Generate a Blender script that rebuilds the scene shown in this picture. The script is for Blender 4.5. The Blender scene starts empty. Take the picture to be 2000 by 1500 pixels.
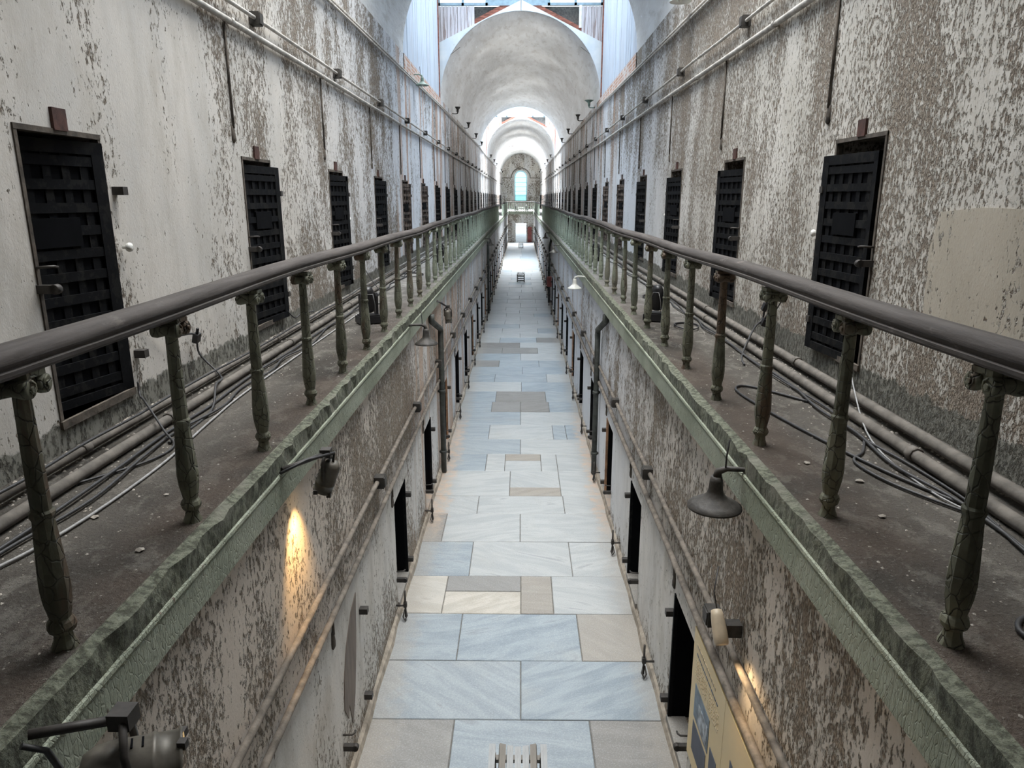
import bpy, math, random
from mathutils import Vector, Matrix
R = math.radians
random.seed(7)
S = bpy.context.scene
COL = S.collection

# ------------------------------------------------------------------ camera, world, light, exposure
cd = bpy.data.cameras.new('camera'); cam = bpy.data.objects.new('camera', cd); COL.objects.link(cam)
cam.location = (0, 0, 4.5); cam.rotation_euler = (R(90 - 14.574), 0, R(0.713))
cd.sensor_fit = 'HORIZONTAL'; cd.sensor_width = 36; cd.lens = 36 * 1400 / 2000
cd.clip_start = .05; cd.clip_end = 400
S.camera = cam
S.view_settings.view_transform = 'Standard'; S.view_settings.look = 'None'
S.view_settings.gamma = 1; S.view_settings.use_curve_mapping = False
S.view_settings.exposure = 0.06
W = bpy.data.worlds.new('overcast'); S.world = W; W.use_nodes = True
W.node_tree.nodes['Background'].inputs[0].default_value = (.80, .91, 1, 1)
W.node_tree.nodes['Background'].inputs[1].default_value = 3.2
# daylight entering through the glazed roof lanterns (one per light well)
WELLS = [(3.5, 12.2), (16.35, 23.6), (47.0, 54.2), (77.0, 83.0)]  # first well is unseen, added to light the near end
def skylight(y0, y1, power, colour):
    l = bpy.data.lights.new('skylight_daylight', 'AREA'); l.shape = 'RECTANGLE'; l.size = 4.5; l.size_y = y1 - y0 - .4
    l.energy = power; l.color = colour
    o = bpy.data.objects.new('skylight_daylight', l); COL.objects.link(o); o.location = (-.04, (y0 + y1) / 2, 13.1); l.spread = R(115)
for (a, b), p, c in zip(WELLS, (910, 520, 2400, 8000), ((1, .968, .915), (.90, .96, 1), (.92, .97, 1), (.95, .98, 1))): skylight(a, b, p, c)
S.cycles.diffuse_bounces = 6; S.cycles.max_bounces = 10; S.cycles.glossy_bounces = 3
S.cycles.use_adaptive_sampling = True; S.cycles.adaptive_threshold = .09; S.cycles.adaptive_min_samples = 20

# ------------------------------------------------------------------ mesh helpers
class MB:
    def __init__(s): s.v = []; s.f = []; s.sm = []; s.mi = []
    def quad(s, pts, mi=0):
        b = len(s.v); s.v += [tuple(p) for p in pts]; s.f.append(tuple(range(b, b + len(pts)))); s.sm.append(False); s.mi.append(mi)
    def box(s, x0, x1, y0, y1, z0, z1, M=None, mi=0):
        b = len(s.v)
        p = [(x0, y0, z0), (x1, y0, z0), (x1, y1, z0), (x0, y1, z0), (x0, y0, z1), (x1, y0, z1), (x1, y1, z1), (x0, y1, z1)]
        if M is not None: p = [tuple(M @ Vector(q)) for q in p]
        s.v += p
        for f in ((0, 3, 2, 1), (4, 5, 6, 7), (0, 1, 5, 4), (1, 2, 6, 5), (2, 3, 7, 6), (3, 0, 4, 7)):
            s.f.append(tuple(b + i for i in f)); s.sm.append(False); s.mi.append(mi)
    def tube(s, pts, r, n=8, cap=True, mi=0):
        pts = [Vector(p) for p in pts]; rr = r if isinstance(r, (list, tuple)) else [r] * len(pts)
        b = len(s.v); t0 = (pts[1] - pts[0]).normalized()
        u = t0.orthogonal().normalized()
        for i, p in enumerate(pts):
            t = (pts[min(i + 1, len(pts) - 1)] - pts[max(i - 1, 0)])
            t = t.normalized() if t.length > 1e-9 else t0
            u = (u - t * u.dot(t)); u = u.normalized() if u.length > 1e-6 else t.orthogonal().normalized()
            w = t.cross(u)
            for k in range(n):
                a = 2 * math.pi * k / n; s.v.append(tuple(p + rr[i] * (math.cos(a) * u + math.sin(a) * w)))
        for i in range(len(pts) - 1):
            for k in range(n):
                k2 = (k + 1) % n
                s.f.append((b + i * n + k, b + i * n + k2, b + (i + 1) * n + k2, b + (i + 1) * n + k)); s.sm.append(True); s.mi.append(mi)
        if cap:
            s.f.append(tuple(b + k for k in reversed(range(n)))); s.sm.append(False); s.mi.append(mi)
            e = b + (len(pts) - 1) * n; s.f.append(tuple(e + k for k in range(n))); s.sm.append(False); s.mi.append(mi)
    def lathe(s, prof, n=16, M=None, smooth=True, mi=0):
        b = len(s.v)
        for r, z in prof:
            for k in range(n):
                a = 2 * math.pi * (k + .5) / n; p = Vector((r * math.cos(a), r * math.sin(a), z))
                s.v.append(tuple(M @ p if M is not None else p))
        for i in range(len(prof) - 1):
            for k in range(n):
                k2 = (k + 1) % n
                s.f.append((b + i * n + k, b + i * n + k2, b + (i + 1) * n + k2, b + (i + 1) * n + k)); s.sm.append(smooth); s.mi.append(mi)
        s.f.append(tuple(b + k for k in reversed(range(n)))); s.sm.append(False); s.mi.append(mi)
        e = b + (len(prof) - 1) * n; s.f.append(tuple(e + k for k in range(n))); s.sm.append(False); s.mi.append(mi)
    def extrude_y(s, prof, ys, mi=0, close=True, off=None):
        """profile of (x,z) points swept along y stations; off(y)->(dx,dz)"""
        b = len(s.v); n = len(prof)
        for y in ys:
            dx, dz = off(y) if off else (0, 0)
            s.v += [(x + dx, y, z + dz) for x, z in prof]
        for i in range(len(ys) - 1):
            for k in range(n if close else n - 1):
                k2 = (k + 1) % n
                s.f.append((b + i * n + k, b + i * n + k2, b + (i + 1) * n + k2, b + (i + 1) * n + k)); s.sm.append(False); s.mi.append(mi)
        if close:
            s.f.append(tuple(b + k for k in range(n))); s.sm.append(False); s.mi.append(mi)
            e = b + (len(ys) - 1) * n; s.f.append(tuple(e + k for k in reversed(range(n)))); s.sm.append(False); s.mi.append(mi)
    def mesh(s, name, mats):
        m = bpy.data.meshes.new(name); m.from_pydata(s.v, [], s.f)
        for x in (mats if isinstance(mats, (list, tuple)) else [mats]): m.materials.append(x)
        m.polygons.foreach_set('use_smooth', s.sm); m.polygons.foreach_set('material_index', s.mi); m.update()
        return m
    def build(s, name, mats, parent=None, loc=(0, 0, 0), rot=(0, 0, 0)):
        return link(name, s.mesh(name, mats), parent, loc, rot)
def link(name, mesh, parent=None, loc=(0, 0, 0), rot=(0, 0, 0)):
    o = bpy.data.objects.new(name, mesh); COL.objects.link(o); o.location = loc; o.rotation_euler = rot
    if parent: o.parent = parent
    return o
def tag(o, label, cat=None, group=None, kind=None):
    o['label'] = label
    if cat: o['category'] = cat
    if group: o['group'] = group
    if kind: o['kind'] = kind
    return o
def empty(name, loc=(0, 0, 0), rot=(0, 0, 0)):
    o = bpy.data.objects.new(name, None); COL.objects.link(o); o.location = loc; o.rotation_euler = rot; o.empty_display_size = .1
    return o
ORD = ['nearest', 'second', 'third', 'fourth', 'fifth', 'sixth', 'seventh', 'eighth', 'ninth', 'tenth', 'eleventh', 'twelfth', 'thirteenth',
       'fourteenth', 'fifteenth', 'sixteenth', 'seventeenth', 'eighteenth', 'nineteenth', 'twentieth', 'twenty-first', 'twenty-second',
       'twenty-third', 'twenty-fourth', 'twenty-fifth', 'twenty-sixth', 'twenty-seventh', 'twenty-eighth', 'twenty-ninth', 'thirtieth',
       'thirty-first', 'thirty-second', 'thirty-third', 'thirty-fourth', 'thirty-fifth']

# ------------------------------------------------------------------ materials
class NT:
    def __init__(s, name):
        s.m = bpy.data.materials.new(name); s.m.use_nodes = True; s.t = s.m.node_tree
        s.p = s.t.nodes['Principled BSDF']; s.pos = None
    def n(s, typ, **k):
        x = s.t.nodes.new('ShaderNode' + typ)
        for a, b in k.items(): setattr(x, a, b)
        return x
    def put(s, sock, v):
        if hasattr(v, 'is_output'): s.t.links.new(v, sock)
        elif v is not None:
            if isinstance(v, (tuple, list)) and len(v) == 3 and sock.type == 'RGBA': v = (*v, 1)
            sock.default_value = v
    def P(s, sc=(1, 1, 1), off=(0, 0, 0)):
        if s.pos is None: s.pos = s.n('NewGeometry').outputs['Position']
        m = s.n('VectorMath', operation='MULTIPLY_ADD'); s.put(m.inputs[0], s.pos); m.inputs[1].default_value = sc; m.inputs[2].default_value = off
        return m.outputs[0]
    def O(s, sc=(1, 1, 1)):
        c = s.n('TexCoord').outputs['Object']; m = s.n('VectorMath', operation='MULTIPLY'); s.put(m.inputs[0], c); m.inputs[1].default_value = sc
        return m.outputs[0]
    def noise(s, vec, scale, detail=4, rough=.55, dist=0):
        x = s.n('TexNoise'); s.put(x.inputs['Vector'], vec); x.inputs['Scale'].default_value = scale
        x.inputs['Detail'].default_value = detail; x.inputs['Roughness'].default_value = rough; x.inputs['Distortion'].default_value = dist
        return x.outputs[0]
    def vor(s, vec, scale, feature='F1', rnd=1):
        x = s.n('TexVoronoi', feature=feature); s.put(x.inputs['Vector'], vec); x.inputs['Scale'].default_value = scale
        x.inputs['Randomness'].default_value = rnd
        return x
    def math(s, op, a, b=0., clamp=False):
        x = s.n('Math', operation=op, use_clamp=clamp); s.put(x.inputs[0], a); s.put(x.inputs[1], b); return x.outputs[0]
    def step(s, v, a, b, lo=0., hi=1.):
        x = s.n('MapRange', interpolation_type='SMOOTHSTEP'); s.put(x.inputs[0], v); s.put(x.inputs[1], a); s.put(x.inputs[2], b)
        s.put(x.inputs[3], lo); s.put(x.inputs[4], hi); return x.outputs[0]
    def lin(s, v, a, b, lo=0., hi=1.):
        x = s.n('MapRange'); s.put(x.inputs[0], v); s.put(x.inputs[1], a); s.put(x.inputs[2], b); s.put(x.inputs[3], lo); s.put(x.inputs[4], hi)
        return x.outputs[0]
    def mix(s, f, a, b):
        x = s.n('Mix', data_type='RGBA'); s.put(x.inputs[0], f); s.put(x.inputs[6], a); s.put(x.inputs[7], b); return x.outputs[2]
    def ramp(s, f, stops, interp='LINEAR'):
        x = s.n('ValToRGB'); s.put(x.inputs[0], f); cr = x.color_ramp; cr.interpolation = interp
        while len(cr.elements) < len(stops): cr.elements.new(.5)
        for e, (p, c) in zip(cr.elements, stops):
            e.position = p; e.color = (c, c, c, 1) if isinstance(c, (int, float)) else (*c, 1)
        return x.outputs[0]
    def curve(s, v, stops, lo, hi):
        """piecewise linear map of v given (v, value) stops"""
        return s.ramp(s.lin(v, lo, hi), [((p - lo) / (hi - lo), c) for p, c in stops])
    def xyz(s):
        if s.pos is None: s.P()
        x = s.n('SeparateXYZ'); s.put(x.inputs[0], s.pos); return x.outputs
    def done(s, col, rough=.8, bump=None, dist=.01, strength=1., metal=0., spec=None):
        s.put(s.p.inputs['Base Color'], col); s.put(s.p.inputs['Roughness'], rough); s.put(s.p.inputs['Metallic'], metal)
        if spec is not None: s.put(s.p.inputs['Specular IOR Level'], spec)
        if bump is not None:
            b = s.n('Bump'); b.inputs['Distance'].default_value = dist; b.inputs['Strength'].default_value = strength
            s.put(b.inputs['Height'], bump); s.t.links.new(b.outputs[0], s.p.inputs['Normal'])
        return s.m

def peel(name, ystops, zstops, white=(.70, .68, .65), white2=(.645, .64, .63), cool=None, brown=(.135, .110, .088), tan=(.33, .285, .235),
         scale=33, vs=.55, bump=.020, orange=None, dado=None, k=.50, k3=.42, tanz=None, othr=.53, ocol=(.40, .20, .10), seed=(0, 0, 0), soft=.018):
    """flaking whitewash: paint skin over brown plaster, denser or sparser along the corridor (y) and up the wall (z)"""
    t = NT(name); P = t.P((1, 1, vs), seed); x, y, z = t.xyz()
    n1 = t.noise(P, scale, 5, .62, .15); nb = t.noise(P, scale * 3, 2, .6)
    val = t.math('MULTIPLY_ADD', n1, .75); t.put(val.node.inputs[2], t.math('MULTIPLY', nb, .25))
    n2 = t.noise(t.P((1, 1, .55), seed), .6, 4, .65)
    n3 = t.noise(t.P((1, 1, .35), (3, 1, 8)), 2.1, 3, .5)
    reg = t.math('ADD', t.math('MULTIPLY', t.math('SUBTRACT', n2, .5), k), t.math('MULTIPLY', t.math('SUBTRACT', n3, .5), k3))
    v = t.math('SUBTRACT', val, reg)
    thr = t.math('ADD', t.curve(y, ystops, -20, 100), t.curve(z, zstops, 0, 8)); thr = t.math('SUBTRACT', thr, .5)
    dv = t.math('SUBTRACT', v, thr)
    m = t.step(dv, .012, .034)                     # 1 = top coat of whitewash
    m2 = t.step(dv, -.022, .0)                     # 1 = older grey-cream coat, 0 = bare plaster
    tone = t.noise(t.P((1, 1, .5), (7, 7, 7)), 1.3, 4, .6)
    paint = t.mix(t.step(tone, .38, .62), white, white2)
    dirt = t.step(t.noise(t.P((1, 1, .3), (1, 4, 2)), 4.5, 6, .75), .40, .70)
    paint = t.mix(t.math('MULTIPLY', dirt, .55), paint, (.36, .325, .265))
    speck = t.noise(t.P((1, 1, .7), (9, 2, 6)), 62, 2, .6)
    paint = t.mix(t.step(speck, .66, .72, 0., .6), paint, (.22, .19, .155))
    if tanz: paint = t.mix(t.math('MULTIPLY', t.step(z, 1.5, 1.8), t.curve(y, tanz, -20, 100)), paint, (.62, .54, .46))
    if cool: paint = t.mix(t.curve(y, cool, -20, 100), paint, (.75, .79, .86))  # daylight painted in: paint cooler and lighter further along
    bare = t.mix(t.step(nb, .38, .62), brown, tan)
    old = t.mix(t.step(nb, .40, .60), (.39, .36, .31), (.54, .51, .46))
    if orange:
        on = t.noise(t.P((1, 1.3, .10), (2, 9, 5)), 1.5, 5, .6)
        om = t.math('MULTIPLY', t.step(on, othr, othr + .04), t.curve(y, orange, -20, 100))
        ob = t.mix(t.step(nb, .36, .62), ocol, tuple(min(1, c * 1.25 + .12) for c in ocol))
        bare = t.mix(om, bare, ob); old = t.mix(om, old, ob)
        m = t.math('MULTIPLY', m, t.math('SUBTRACT', 1., t.math('MULTIPLY', om, t.step(n1, .40, .46))))
    col = t.mix(m, t.mix(m2, bare, old), paint)
    h = t.math('ADD', t.math('ADD', t.math('MULTIPLY', m, .7), t.math('MULTIPLY', m2, .5)), t.math('MULTIPLY', nb, t.lin(m, 0., 1., .6, .10)))
    if dado:
        dz = t.math('ADD', z, t.math('MULTIPLY', t.math('SUBTRACT', t.noise(t.P((1, 1, 1), (6, 6, 1)), 5, 6, .7), .5), .22))
        dm = t.step(dz, dado - .01, dado + .012)
        dcol = t.mix(t.step(n1, .42, .58), (.095, .092, .078), (.215, .212, .185))
        col = t.mix(dm, dcol, col)
    return t.done(col, .85, h, bump, .9, spec=.25)

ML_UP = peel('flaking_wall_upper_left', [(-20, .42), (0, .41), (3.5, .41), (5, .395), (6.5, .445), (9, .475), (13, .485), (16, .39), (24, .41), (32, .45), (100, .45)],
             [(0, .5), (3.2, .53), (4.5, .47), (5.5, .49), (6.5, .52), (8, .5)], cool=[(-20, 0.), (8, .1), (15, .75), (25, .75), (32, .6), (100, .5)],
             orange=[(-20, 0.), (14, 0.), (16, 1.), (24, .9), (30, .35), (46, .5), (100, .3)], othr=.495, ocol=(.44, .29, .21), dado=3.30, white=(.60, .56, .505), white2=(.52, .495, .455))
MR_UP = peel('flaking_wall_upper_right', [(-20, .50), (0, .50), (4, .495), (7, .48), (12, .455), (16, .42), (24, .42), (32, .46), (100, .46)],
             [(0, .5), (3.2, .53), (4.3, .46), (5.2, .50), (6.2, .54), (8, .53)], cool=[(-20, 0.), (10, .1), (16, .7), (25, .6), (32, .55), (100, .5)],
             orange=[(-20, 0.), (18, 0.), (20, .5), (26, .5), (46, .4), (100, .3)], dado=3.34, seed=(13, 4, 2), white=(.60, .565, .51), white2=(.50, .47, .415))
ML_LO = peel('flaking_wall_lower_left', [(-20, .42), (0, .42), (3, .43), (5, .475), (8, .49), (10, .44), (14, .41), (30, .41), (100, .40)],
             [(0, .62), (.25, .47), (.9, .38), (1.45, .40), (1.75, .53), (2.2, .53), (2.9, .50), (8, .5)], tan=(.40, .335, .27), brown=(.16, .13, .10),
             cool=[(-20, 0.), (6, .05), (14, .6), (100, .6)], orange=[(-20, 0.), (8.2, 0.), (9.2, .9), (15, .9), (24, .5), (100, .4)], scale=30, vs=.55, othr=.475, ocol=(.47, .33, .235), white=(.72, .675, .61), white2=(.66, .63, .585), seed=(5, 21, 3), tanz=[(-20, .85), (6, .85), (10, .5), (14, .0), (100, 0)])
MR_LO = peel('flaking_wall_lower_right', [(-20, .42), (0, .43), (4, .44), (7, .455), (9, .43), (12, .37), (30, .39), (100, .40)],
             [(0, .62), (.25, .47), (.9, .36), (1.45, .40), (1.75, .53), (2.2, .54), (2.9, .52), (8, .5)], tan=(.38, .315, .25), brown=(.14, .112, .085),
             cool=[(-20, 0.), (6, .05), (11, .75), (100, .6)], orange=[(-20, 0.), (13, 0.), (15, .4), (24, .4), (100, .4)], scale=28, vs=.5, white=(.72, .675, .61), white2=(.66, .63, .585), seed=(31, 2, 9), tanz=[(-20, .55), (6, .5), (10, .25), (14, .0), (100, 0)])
M_END = peel('mottled_end_wall', [(-20, .45), (100, .45)], [(0, .5), (8, .5)], white=(.62, .59, .53), scale=9, vs=.8, seed=(2, 2, 2))

def simple(name, col, rough=.7, var=.25, sc=6, bump=0, metal=0., spec=None, stretch=(1, 1, 1), obj=True):
    t = NT(name); v = t.O(stretch) if obj else t.P(stretch)
    n = t.noise(v, sc, 5, .6)
    c = t.mix(t.step(n, .3, .7), tuple(x * (1 - var) for x in col), tuple(min(1, x * (1 + var)) for x in col))
    return t.done(c, rough, n if bump else None, bump or .001, 1., metal, spec)
def vault_mat():
    t = NT('whitewashed_vault'); P = t.P((.9, .35, .9))
    n = t.noise(P, 1.6, 6, .6); s = t.noise(t.P((2.2, .5, 2.2)), 2.4, 5, .7); f = t.noise(t.P(), 9, 4, .6)
    c = t.mix(t.step(n, .35, .65), (.60, .60, .59), (.72, .73, .73))
    c = t.mix(t.math('MULTIPLY', t.step(s, .50, .66), .55), c, (.46, .44, .41))
    c = t.mix(t.step(s, .28, .36, 1., 0.), c, (.84, .86, .88))
    return t.done(c, .6, t.math('ADD', t.math('MULTIPLY', f, .4), s), .03, .7)
M_VAULT = vault_mat()
def gallery_mat():
    t = NT('dusty_gallery_concrete'); n = t.noise(t.P(), 1.4, 6, .65); f = t.noise(t.P(), 55, 4, .75); g = t.noise(t.P((1, .6, 1), (4, 4, 4)), 8, 6, .7)
    x, y, z = t.xyz(); ax = t.math('ABSOLUTE', x)
    c = t.mix(t.step(n, .35, .65), (.080, .073, .064), (.135, .124, .110))
    c = t.mix(t.math('MULTIPLY', t.step(g, .5, .62), .5), c, (.25, .235, .21))
    red = t.math('MULTIPLY', t.step(ax, 1.46, 1.75, 1., 0.), t.step(n, .35, .6))
    c = t.mix(t.math('MULTIPLY', red, .40), c, (.13, .085, .062))
    c = t.mix(t.math('MULTIPLY', t.step(t.math('ADD', y, t.math('MULTIPLY', n, 6.)), 9., 19., 0., .75), t.step(g, .3, .6, .5, 1.)), c, (.54, .54, .53))   # well light painted in further along, over pale plaster dust
    c = t.mix(t.math('MULTIPLY', t.step(f, .58, .70), .6), c, (.33, .315, .285))
    return t.done(c, .9, t.math('ADD', f, g), .03, 1., spec=.2)
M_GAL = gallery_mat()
def fascia_mat():
    t = NT('cracked_green_paint'); P = t.P((1, 1, 1)); cr = t.vor(t.P((1, 1.0, .35)), 55, 'DISTANCE_TO_EDGE').outputs['Distance']
    n = t.noise(P, 2.2, 5, .6); f = t.noise(t.P((1, 1, .5)), 22, 5, .65)
    c = t.mix(t.step(n, .35, .65), (.265, .295, .225), (.36, .39, .31))
    c = t.mix(t.math('MULTIPLY', t.step(cr, .0, .05, 1., 0.), t.step(f, .45, .62, 0., .4)), c, (.13, .135, .105))
    c = t.mix(t.step(f, .66, .70), c, (.16, .13, .10))
    return t.done(c, .75, t.math('ADD', t.math('MULTIPLY', t.step(cr, 0., .09), .2), f), .012, 1.)
M_FASCIA = fascia_mat()
def edge_mat():
    t = NT('crumbling_slab_edge'); f = t.noise(t.P((1, 1, .6)), 26, 6, .7); n = t.noise(t.P(), 3, 4, .6)
    c = t.mix(t.step(f, .4, .6), (.075, .080, .058), (.205, .22, .165)); c = t.mix(t.step(n, .5, .7), c, (.22, .22, .18))
    return t.done(c, .9, f, .03, 1.)
M_EDGE = edge_mat()
def baluster_mat():
    t = NT('crackled_green_iron'); P = t.P((1, 1, .7)); wn = t.n('TexNoise'); t.put(wn.inputs['Vector'], P); wn.inputs['Scale'].default_value = 16; wn.inputs['Detail'].default_value = 3
    wv = t.n('VectorMath', operation='MULTIPLY_ADD'); t.put(wv.inputs[0], wn.outputs['Color']); wv.inputs[1].default_value = (.035, .035, .035); t.put(wv.inputs[2], P)
    d = t.vor(wv.outputs[0], 23, 'DISTANCE_TO_EDGE').outputs['Distance']
    n = t.noise(P, 5, 5, .6); f = t.noise(P, 30, 4, .6)
    c = t.mix(t.step(n, .36, .6), (.075, .077, .052), (.185, .187, .135))
    c = t.mix(t.step(t.noise(t.P((1, 1, .25), (5, 2, 1)), 4.5, 4, .6), .52, .60), c, (.105, .07, .045))
    y = t.xyz()[1]
    c = t.mix(t.step(y, 6, 20, 0., .85), c, (.47, .55, .44))                # lit look painted in: paler green further down the block
    c = t.mix(t.math('MULTIPLY', t.step(d, .005, .035, 1., 0.), t.lin(n, .35, .6, .3, .9)), c, (.018, .017, .013))
    return t.done(c, .7, t.math('ADD', t.step(d, 0., .06), t.math('MULTIPLY', f, .8)), .005, 1.)
M_BAL = baluster_mat()
def rail_mat():
    t = NT('worn_painted_handrail'); n = t.noise(t.P((8, .5, 8)), 3, 6, .65); f = t.noise(t.P((1, .4, 1)), 14, 5, .65)
    c = t.mix(t.step(n, .35, .65), (.052, .045, .042), (.092, .081, .076)); c = t.mix(t.step(f, .6, .72), c, (.14, .125, .115))
    return t.done(c, .8, t.math('ADD', n, f), .004, 1., spec=.3)
M_RAIL = rail_mat()
def slab_mat(name, a, b, vein, rough=.42, tilt=.5, vs=.5):
    t = NT(name); oi = t.n('ObjectInfo').outputs['Random']
    off = t.n('CombineXYZ'); t.put(off.inputs[0], t.math('MULTIPLY', oi, 37.)); t.put(off.inputs[1], t.math('MULTIPLY', oi, 91.))
    ad = t.n('VectorMath', operation='ADD'); t.put(ad.inputs[0], t.P()); t.put(ad.inputs[1], off.outputs[0])
    rot = t.n('VectorRotate', rotation_type='Z_AXIS'); t.put(rot.inputs[0], ad.outputs[0]); t.put(rot.inputs['Angle'], t.lin(oi, 0, 1, -tilt, tilt * 1.4))
    st = t.n('VectorMath', operation='MULTIPLY'); t.put(st.inputs[0], rot.outputs[0]); st.inputs[1].default_value = (.8, 4.2, 1)
    n = t.noise(st.outputs[0], 1.6, 7, .62, .6); f = t.noise(t.P(), 75, 2, .7); g = t.noise(ad.outputs[0], 1.2, 4, .6)
    c = t.mix(t.step(n, .36, .64), a, b)
    c = t.mix(t.math('MULTIPLY', t.step(n, .60, .68), vs), c, vein)
    c = t.mix(t.step(oi, 0, 1, 0., .22), c, (.33, .345, .35))
    c = t.mix(t.math('MULTIPLY', t.step(g, .55, .72), .3), c, (.36, .36, .34))
    ax = t.math('ABSOLUTE', t.xyz()[0]); dn = t.noise(t.P(), 7, 5, .65)
    dirt = t.step(t.math('ADD', ax, t.math('MULTIPLY', t.math('SUBTRACT', dn, .5), .5)), .98, 1.26)
    c = t.mix(t.math('MULTIPLY', dirt, .5), c, (.34, .31, .27))
    c = t.mix(t.math('MULTIPLY', t.step(f, .46, .74), .26), c, (.50, .535, .56))
    c = t.mix(t.math('MULTIPLY', t.step(f, .50, .30), .22), c, (.15, .17, .185))
    y = t.xyz()[1]
    dust = t.math('MULTIPLY', t.math('MULTIPLY', t.step(t.math('ADD', ax, t.math('MULTIPLY', dn, .5)), 1.28, 1.46), t.step(y, 8.6, 10.)), t.step(y, 13., 15.5, 1., 0.))
    c = t.mix(t.math('MULTIPLY', dust, t.step(dn, .35, .7, .1, .6)), c, (.56, .38, .25))               # fallen orange plaster dust along the wall foot
    return t.done(c, t.lin(g, .3, .7, rough - .06, rough + .1), t.math('ADD', n, t.math('MULTIPLY', f, .3)), .0035, .8)
M_SLAB = slab_mat('blue_grey_marble_slab', (.20, .243, .282), (.285, .33, .365), (.145, .165, .185))
M_SLABW = slab_mat('pale_marble_slab', (.31, .33, .34), (.40, .415, .418), (.21, .225, .24), vs=.7)
M_SLABT = slab_mat('tan_concrete_slab', (.235, .212, .184), (.285, .26, .226), (.22, .20, .172), .6, vs=.2)
M_SLABG = slab_mat('grey_concrete_slab', (.165, .158, .15), (.205, .197, .188), (.15, .145, .14), .6, vs=.2)
M_SLABC = slab_mat('rough_cream_slab', (.37, .345, .30), (.48, .455, .41), (.27, .25, .22), .6, vs=.5)
M_MORTAR = simple('dark_joint_dirt', (.12, .115, .105), .9, .3, 20, obj=False)
M_BLACK = simple('cell_darkness', (.004, .0045, .006), .95, .2, spec=.1)
def iron_mat():
    t = NT('black_riveted_iron'); n = t.noise(t.P((1, 1, .8)), 11, 5, .65); f = t.noise(t.P(), 45, 3, .6)
    c = t.mix(t.step(n, .50, .58), (.0035, .004, .0055), (.0125, .0125, .0125))
    return t.done(c, t.lin(n, .3, .7, .7, .9), f, .002, .6, spec=.15)
M_IRON = iron_mat()
def rusty_iron_mat():
    t = NT('brown_flaking_iron'); n = t.noise(t.P((1, 1, .8)), 9, 5, .65)
    c = t.mix(t.step(n, .46, .58), (.035, .022, .018), (.15, .11, .085))
    return t.done(c, .8, n, .004, .8)
M_IRON2 = rusty_iron_mat()
M_BRACK = simple('dark_iron_hardware', (.035, .031, .028), .6, .4, 20)
M_FRAME = simple('grey_worn_door_frame', (.085, .070, .056), .85, .5, 9, bump=.01, obj=False)
M_RED = simple('dark_red_timber', (.060, .024, .018), .8, .4, 14, bump=.004)
M_REDW = simple('rust_red_rafter', (.21, .075, .05), .8, .45, 5, bump=.01, stretch=(1, 1, 4), obj=False)
M_PIPE = simple('dusty_painted_conduit', (.42, .40, .37), .7, .3, 8, bump=.004, obj=False)
M_PIPEL = simple('grimy_wall_pipe', (.17, .148, .125), .85, .4, 12, bump=.01, obj=False)
M_PIPEF = simple('dusty_floor_pipe', (.120, .108, .095), .85, .3, 9, bump=.006, obj=False)
M_PIPEB = simple('black_green_downpipe', (.045, .050, .045), .55, .5, 9, bump=.004, obj=False)
M_CABLE = simple('black_rubber_cable', (.030, .030, .032), .55, .3, 30)
M_CABLEG = simple('grey_cable', (.28, .28, .28), .5, .2, 30)
M_STEEL = simple('dusty_black_lamp_iron', (.040, .036, .032), .65, .5, 14, bump=.006)
M_ENAMEL = simple('white_enamel_shade', (.62, .62, .58), .4, .12, 8)
M_GREEN = simple('green_enamel_shade', (.20, .27, .23), .5, .25, 8)
M_CAN = simple('aged_metal_spotlight', (.115, .105, .088), .5, .35, 12, metal=.3)
M_CREAM = simple('cream_plastic_spotlight', (.62, .52, .38), .4, .12, 8)
M_PLASTIC = simple('black_plastic_housing', (.012, .012, .014), .4, .2, 10)
M_BENCH = simple('grey_composite_slat', (.30, .31, .315), .5, .12, 20, stretch=(4, .4, 4))
M_BENCHT = simple('taupe_composite_slat', (.18, .165, .145), .55, .1, 20, stretch=(4, .4, 4))
M_STONE = simple('plaster_rubble', (.36, .33, .29), .9, .3, 12, bump=.01)
M_BLUE = simple('pale_blue_window_frame', (.24, .34, .41), .6, .15, 8, obj=False)
M_WINW = simple('white_window_frame', (.72, .74, .72), .6, .12, 8, obj=False)
def boards_mat(name, a, b, c3, k):
    t = NT(name); n = t.noise(t.P((7, 7, .5)), 2.2, 6, .65); oi = t.n('ObjectInfo').outputs['Random']
    c = t.mix(t.step(n, .38, .60), a, b); c = t.mix(t.math('MULTIPLY', t.step(n, .52, .66), k), c, c3)
    c = t.mix(t.math('MULTIPLY', oi, .25), c, (.40, .36, .36))
    return t.done(c, .75, n, .01, .8)
M_BOARD = boards_mat('weathered_lilac_board', (.60, .58, .62), (.46, .44, .46), (.24, .15, .12), .8)
M_BOARD2 = boards_mat('rust_stained_board', (.50, .46, .45), (.34, .22, .17), (.30, .11, .06), .9)
M_BEAD = boards_mat('pale_blue_beadboard', (.54, .62, .72), (.48, .56, .67), (.36, .37, .40), .7)
def gable_mat():
    t = NT('white_plastered_panel'); n = t.noise(t.P(), 2.4, 5, .6); f = t.noise(t.P((1, 1, 1), (3, 3, 3)), 9, 5, .7)
    c = t.mix(t.step(n, .35, .65), (.56, .62, .67), (.66, .70, .73)); c = t.mix(t.step(f, .64, .70), c, (.40, .33, .29))
    return t.done(c, .7, f, .006, .6)
M_GABLE = gable_mat()
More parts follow.
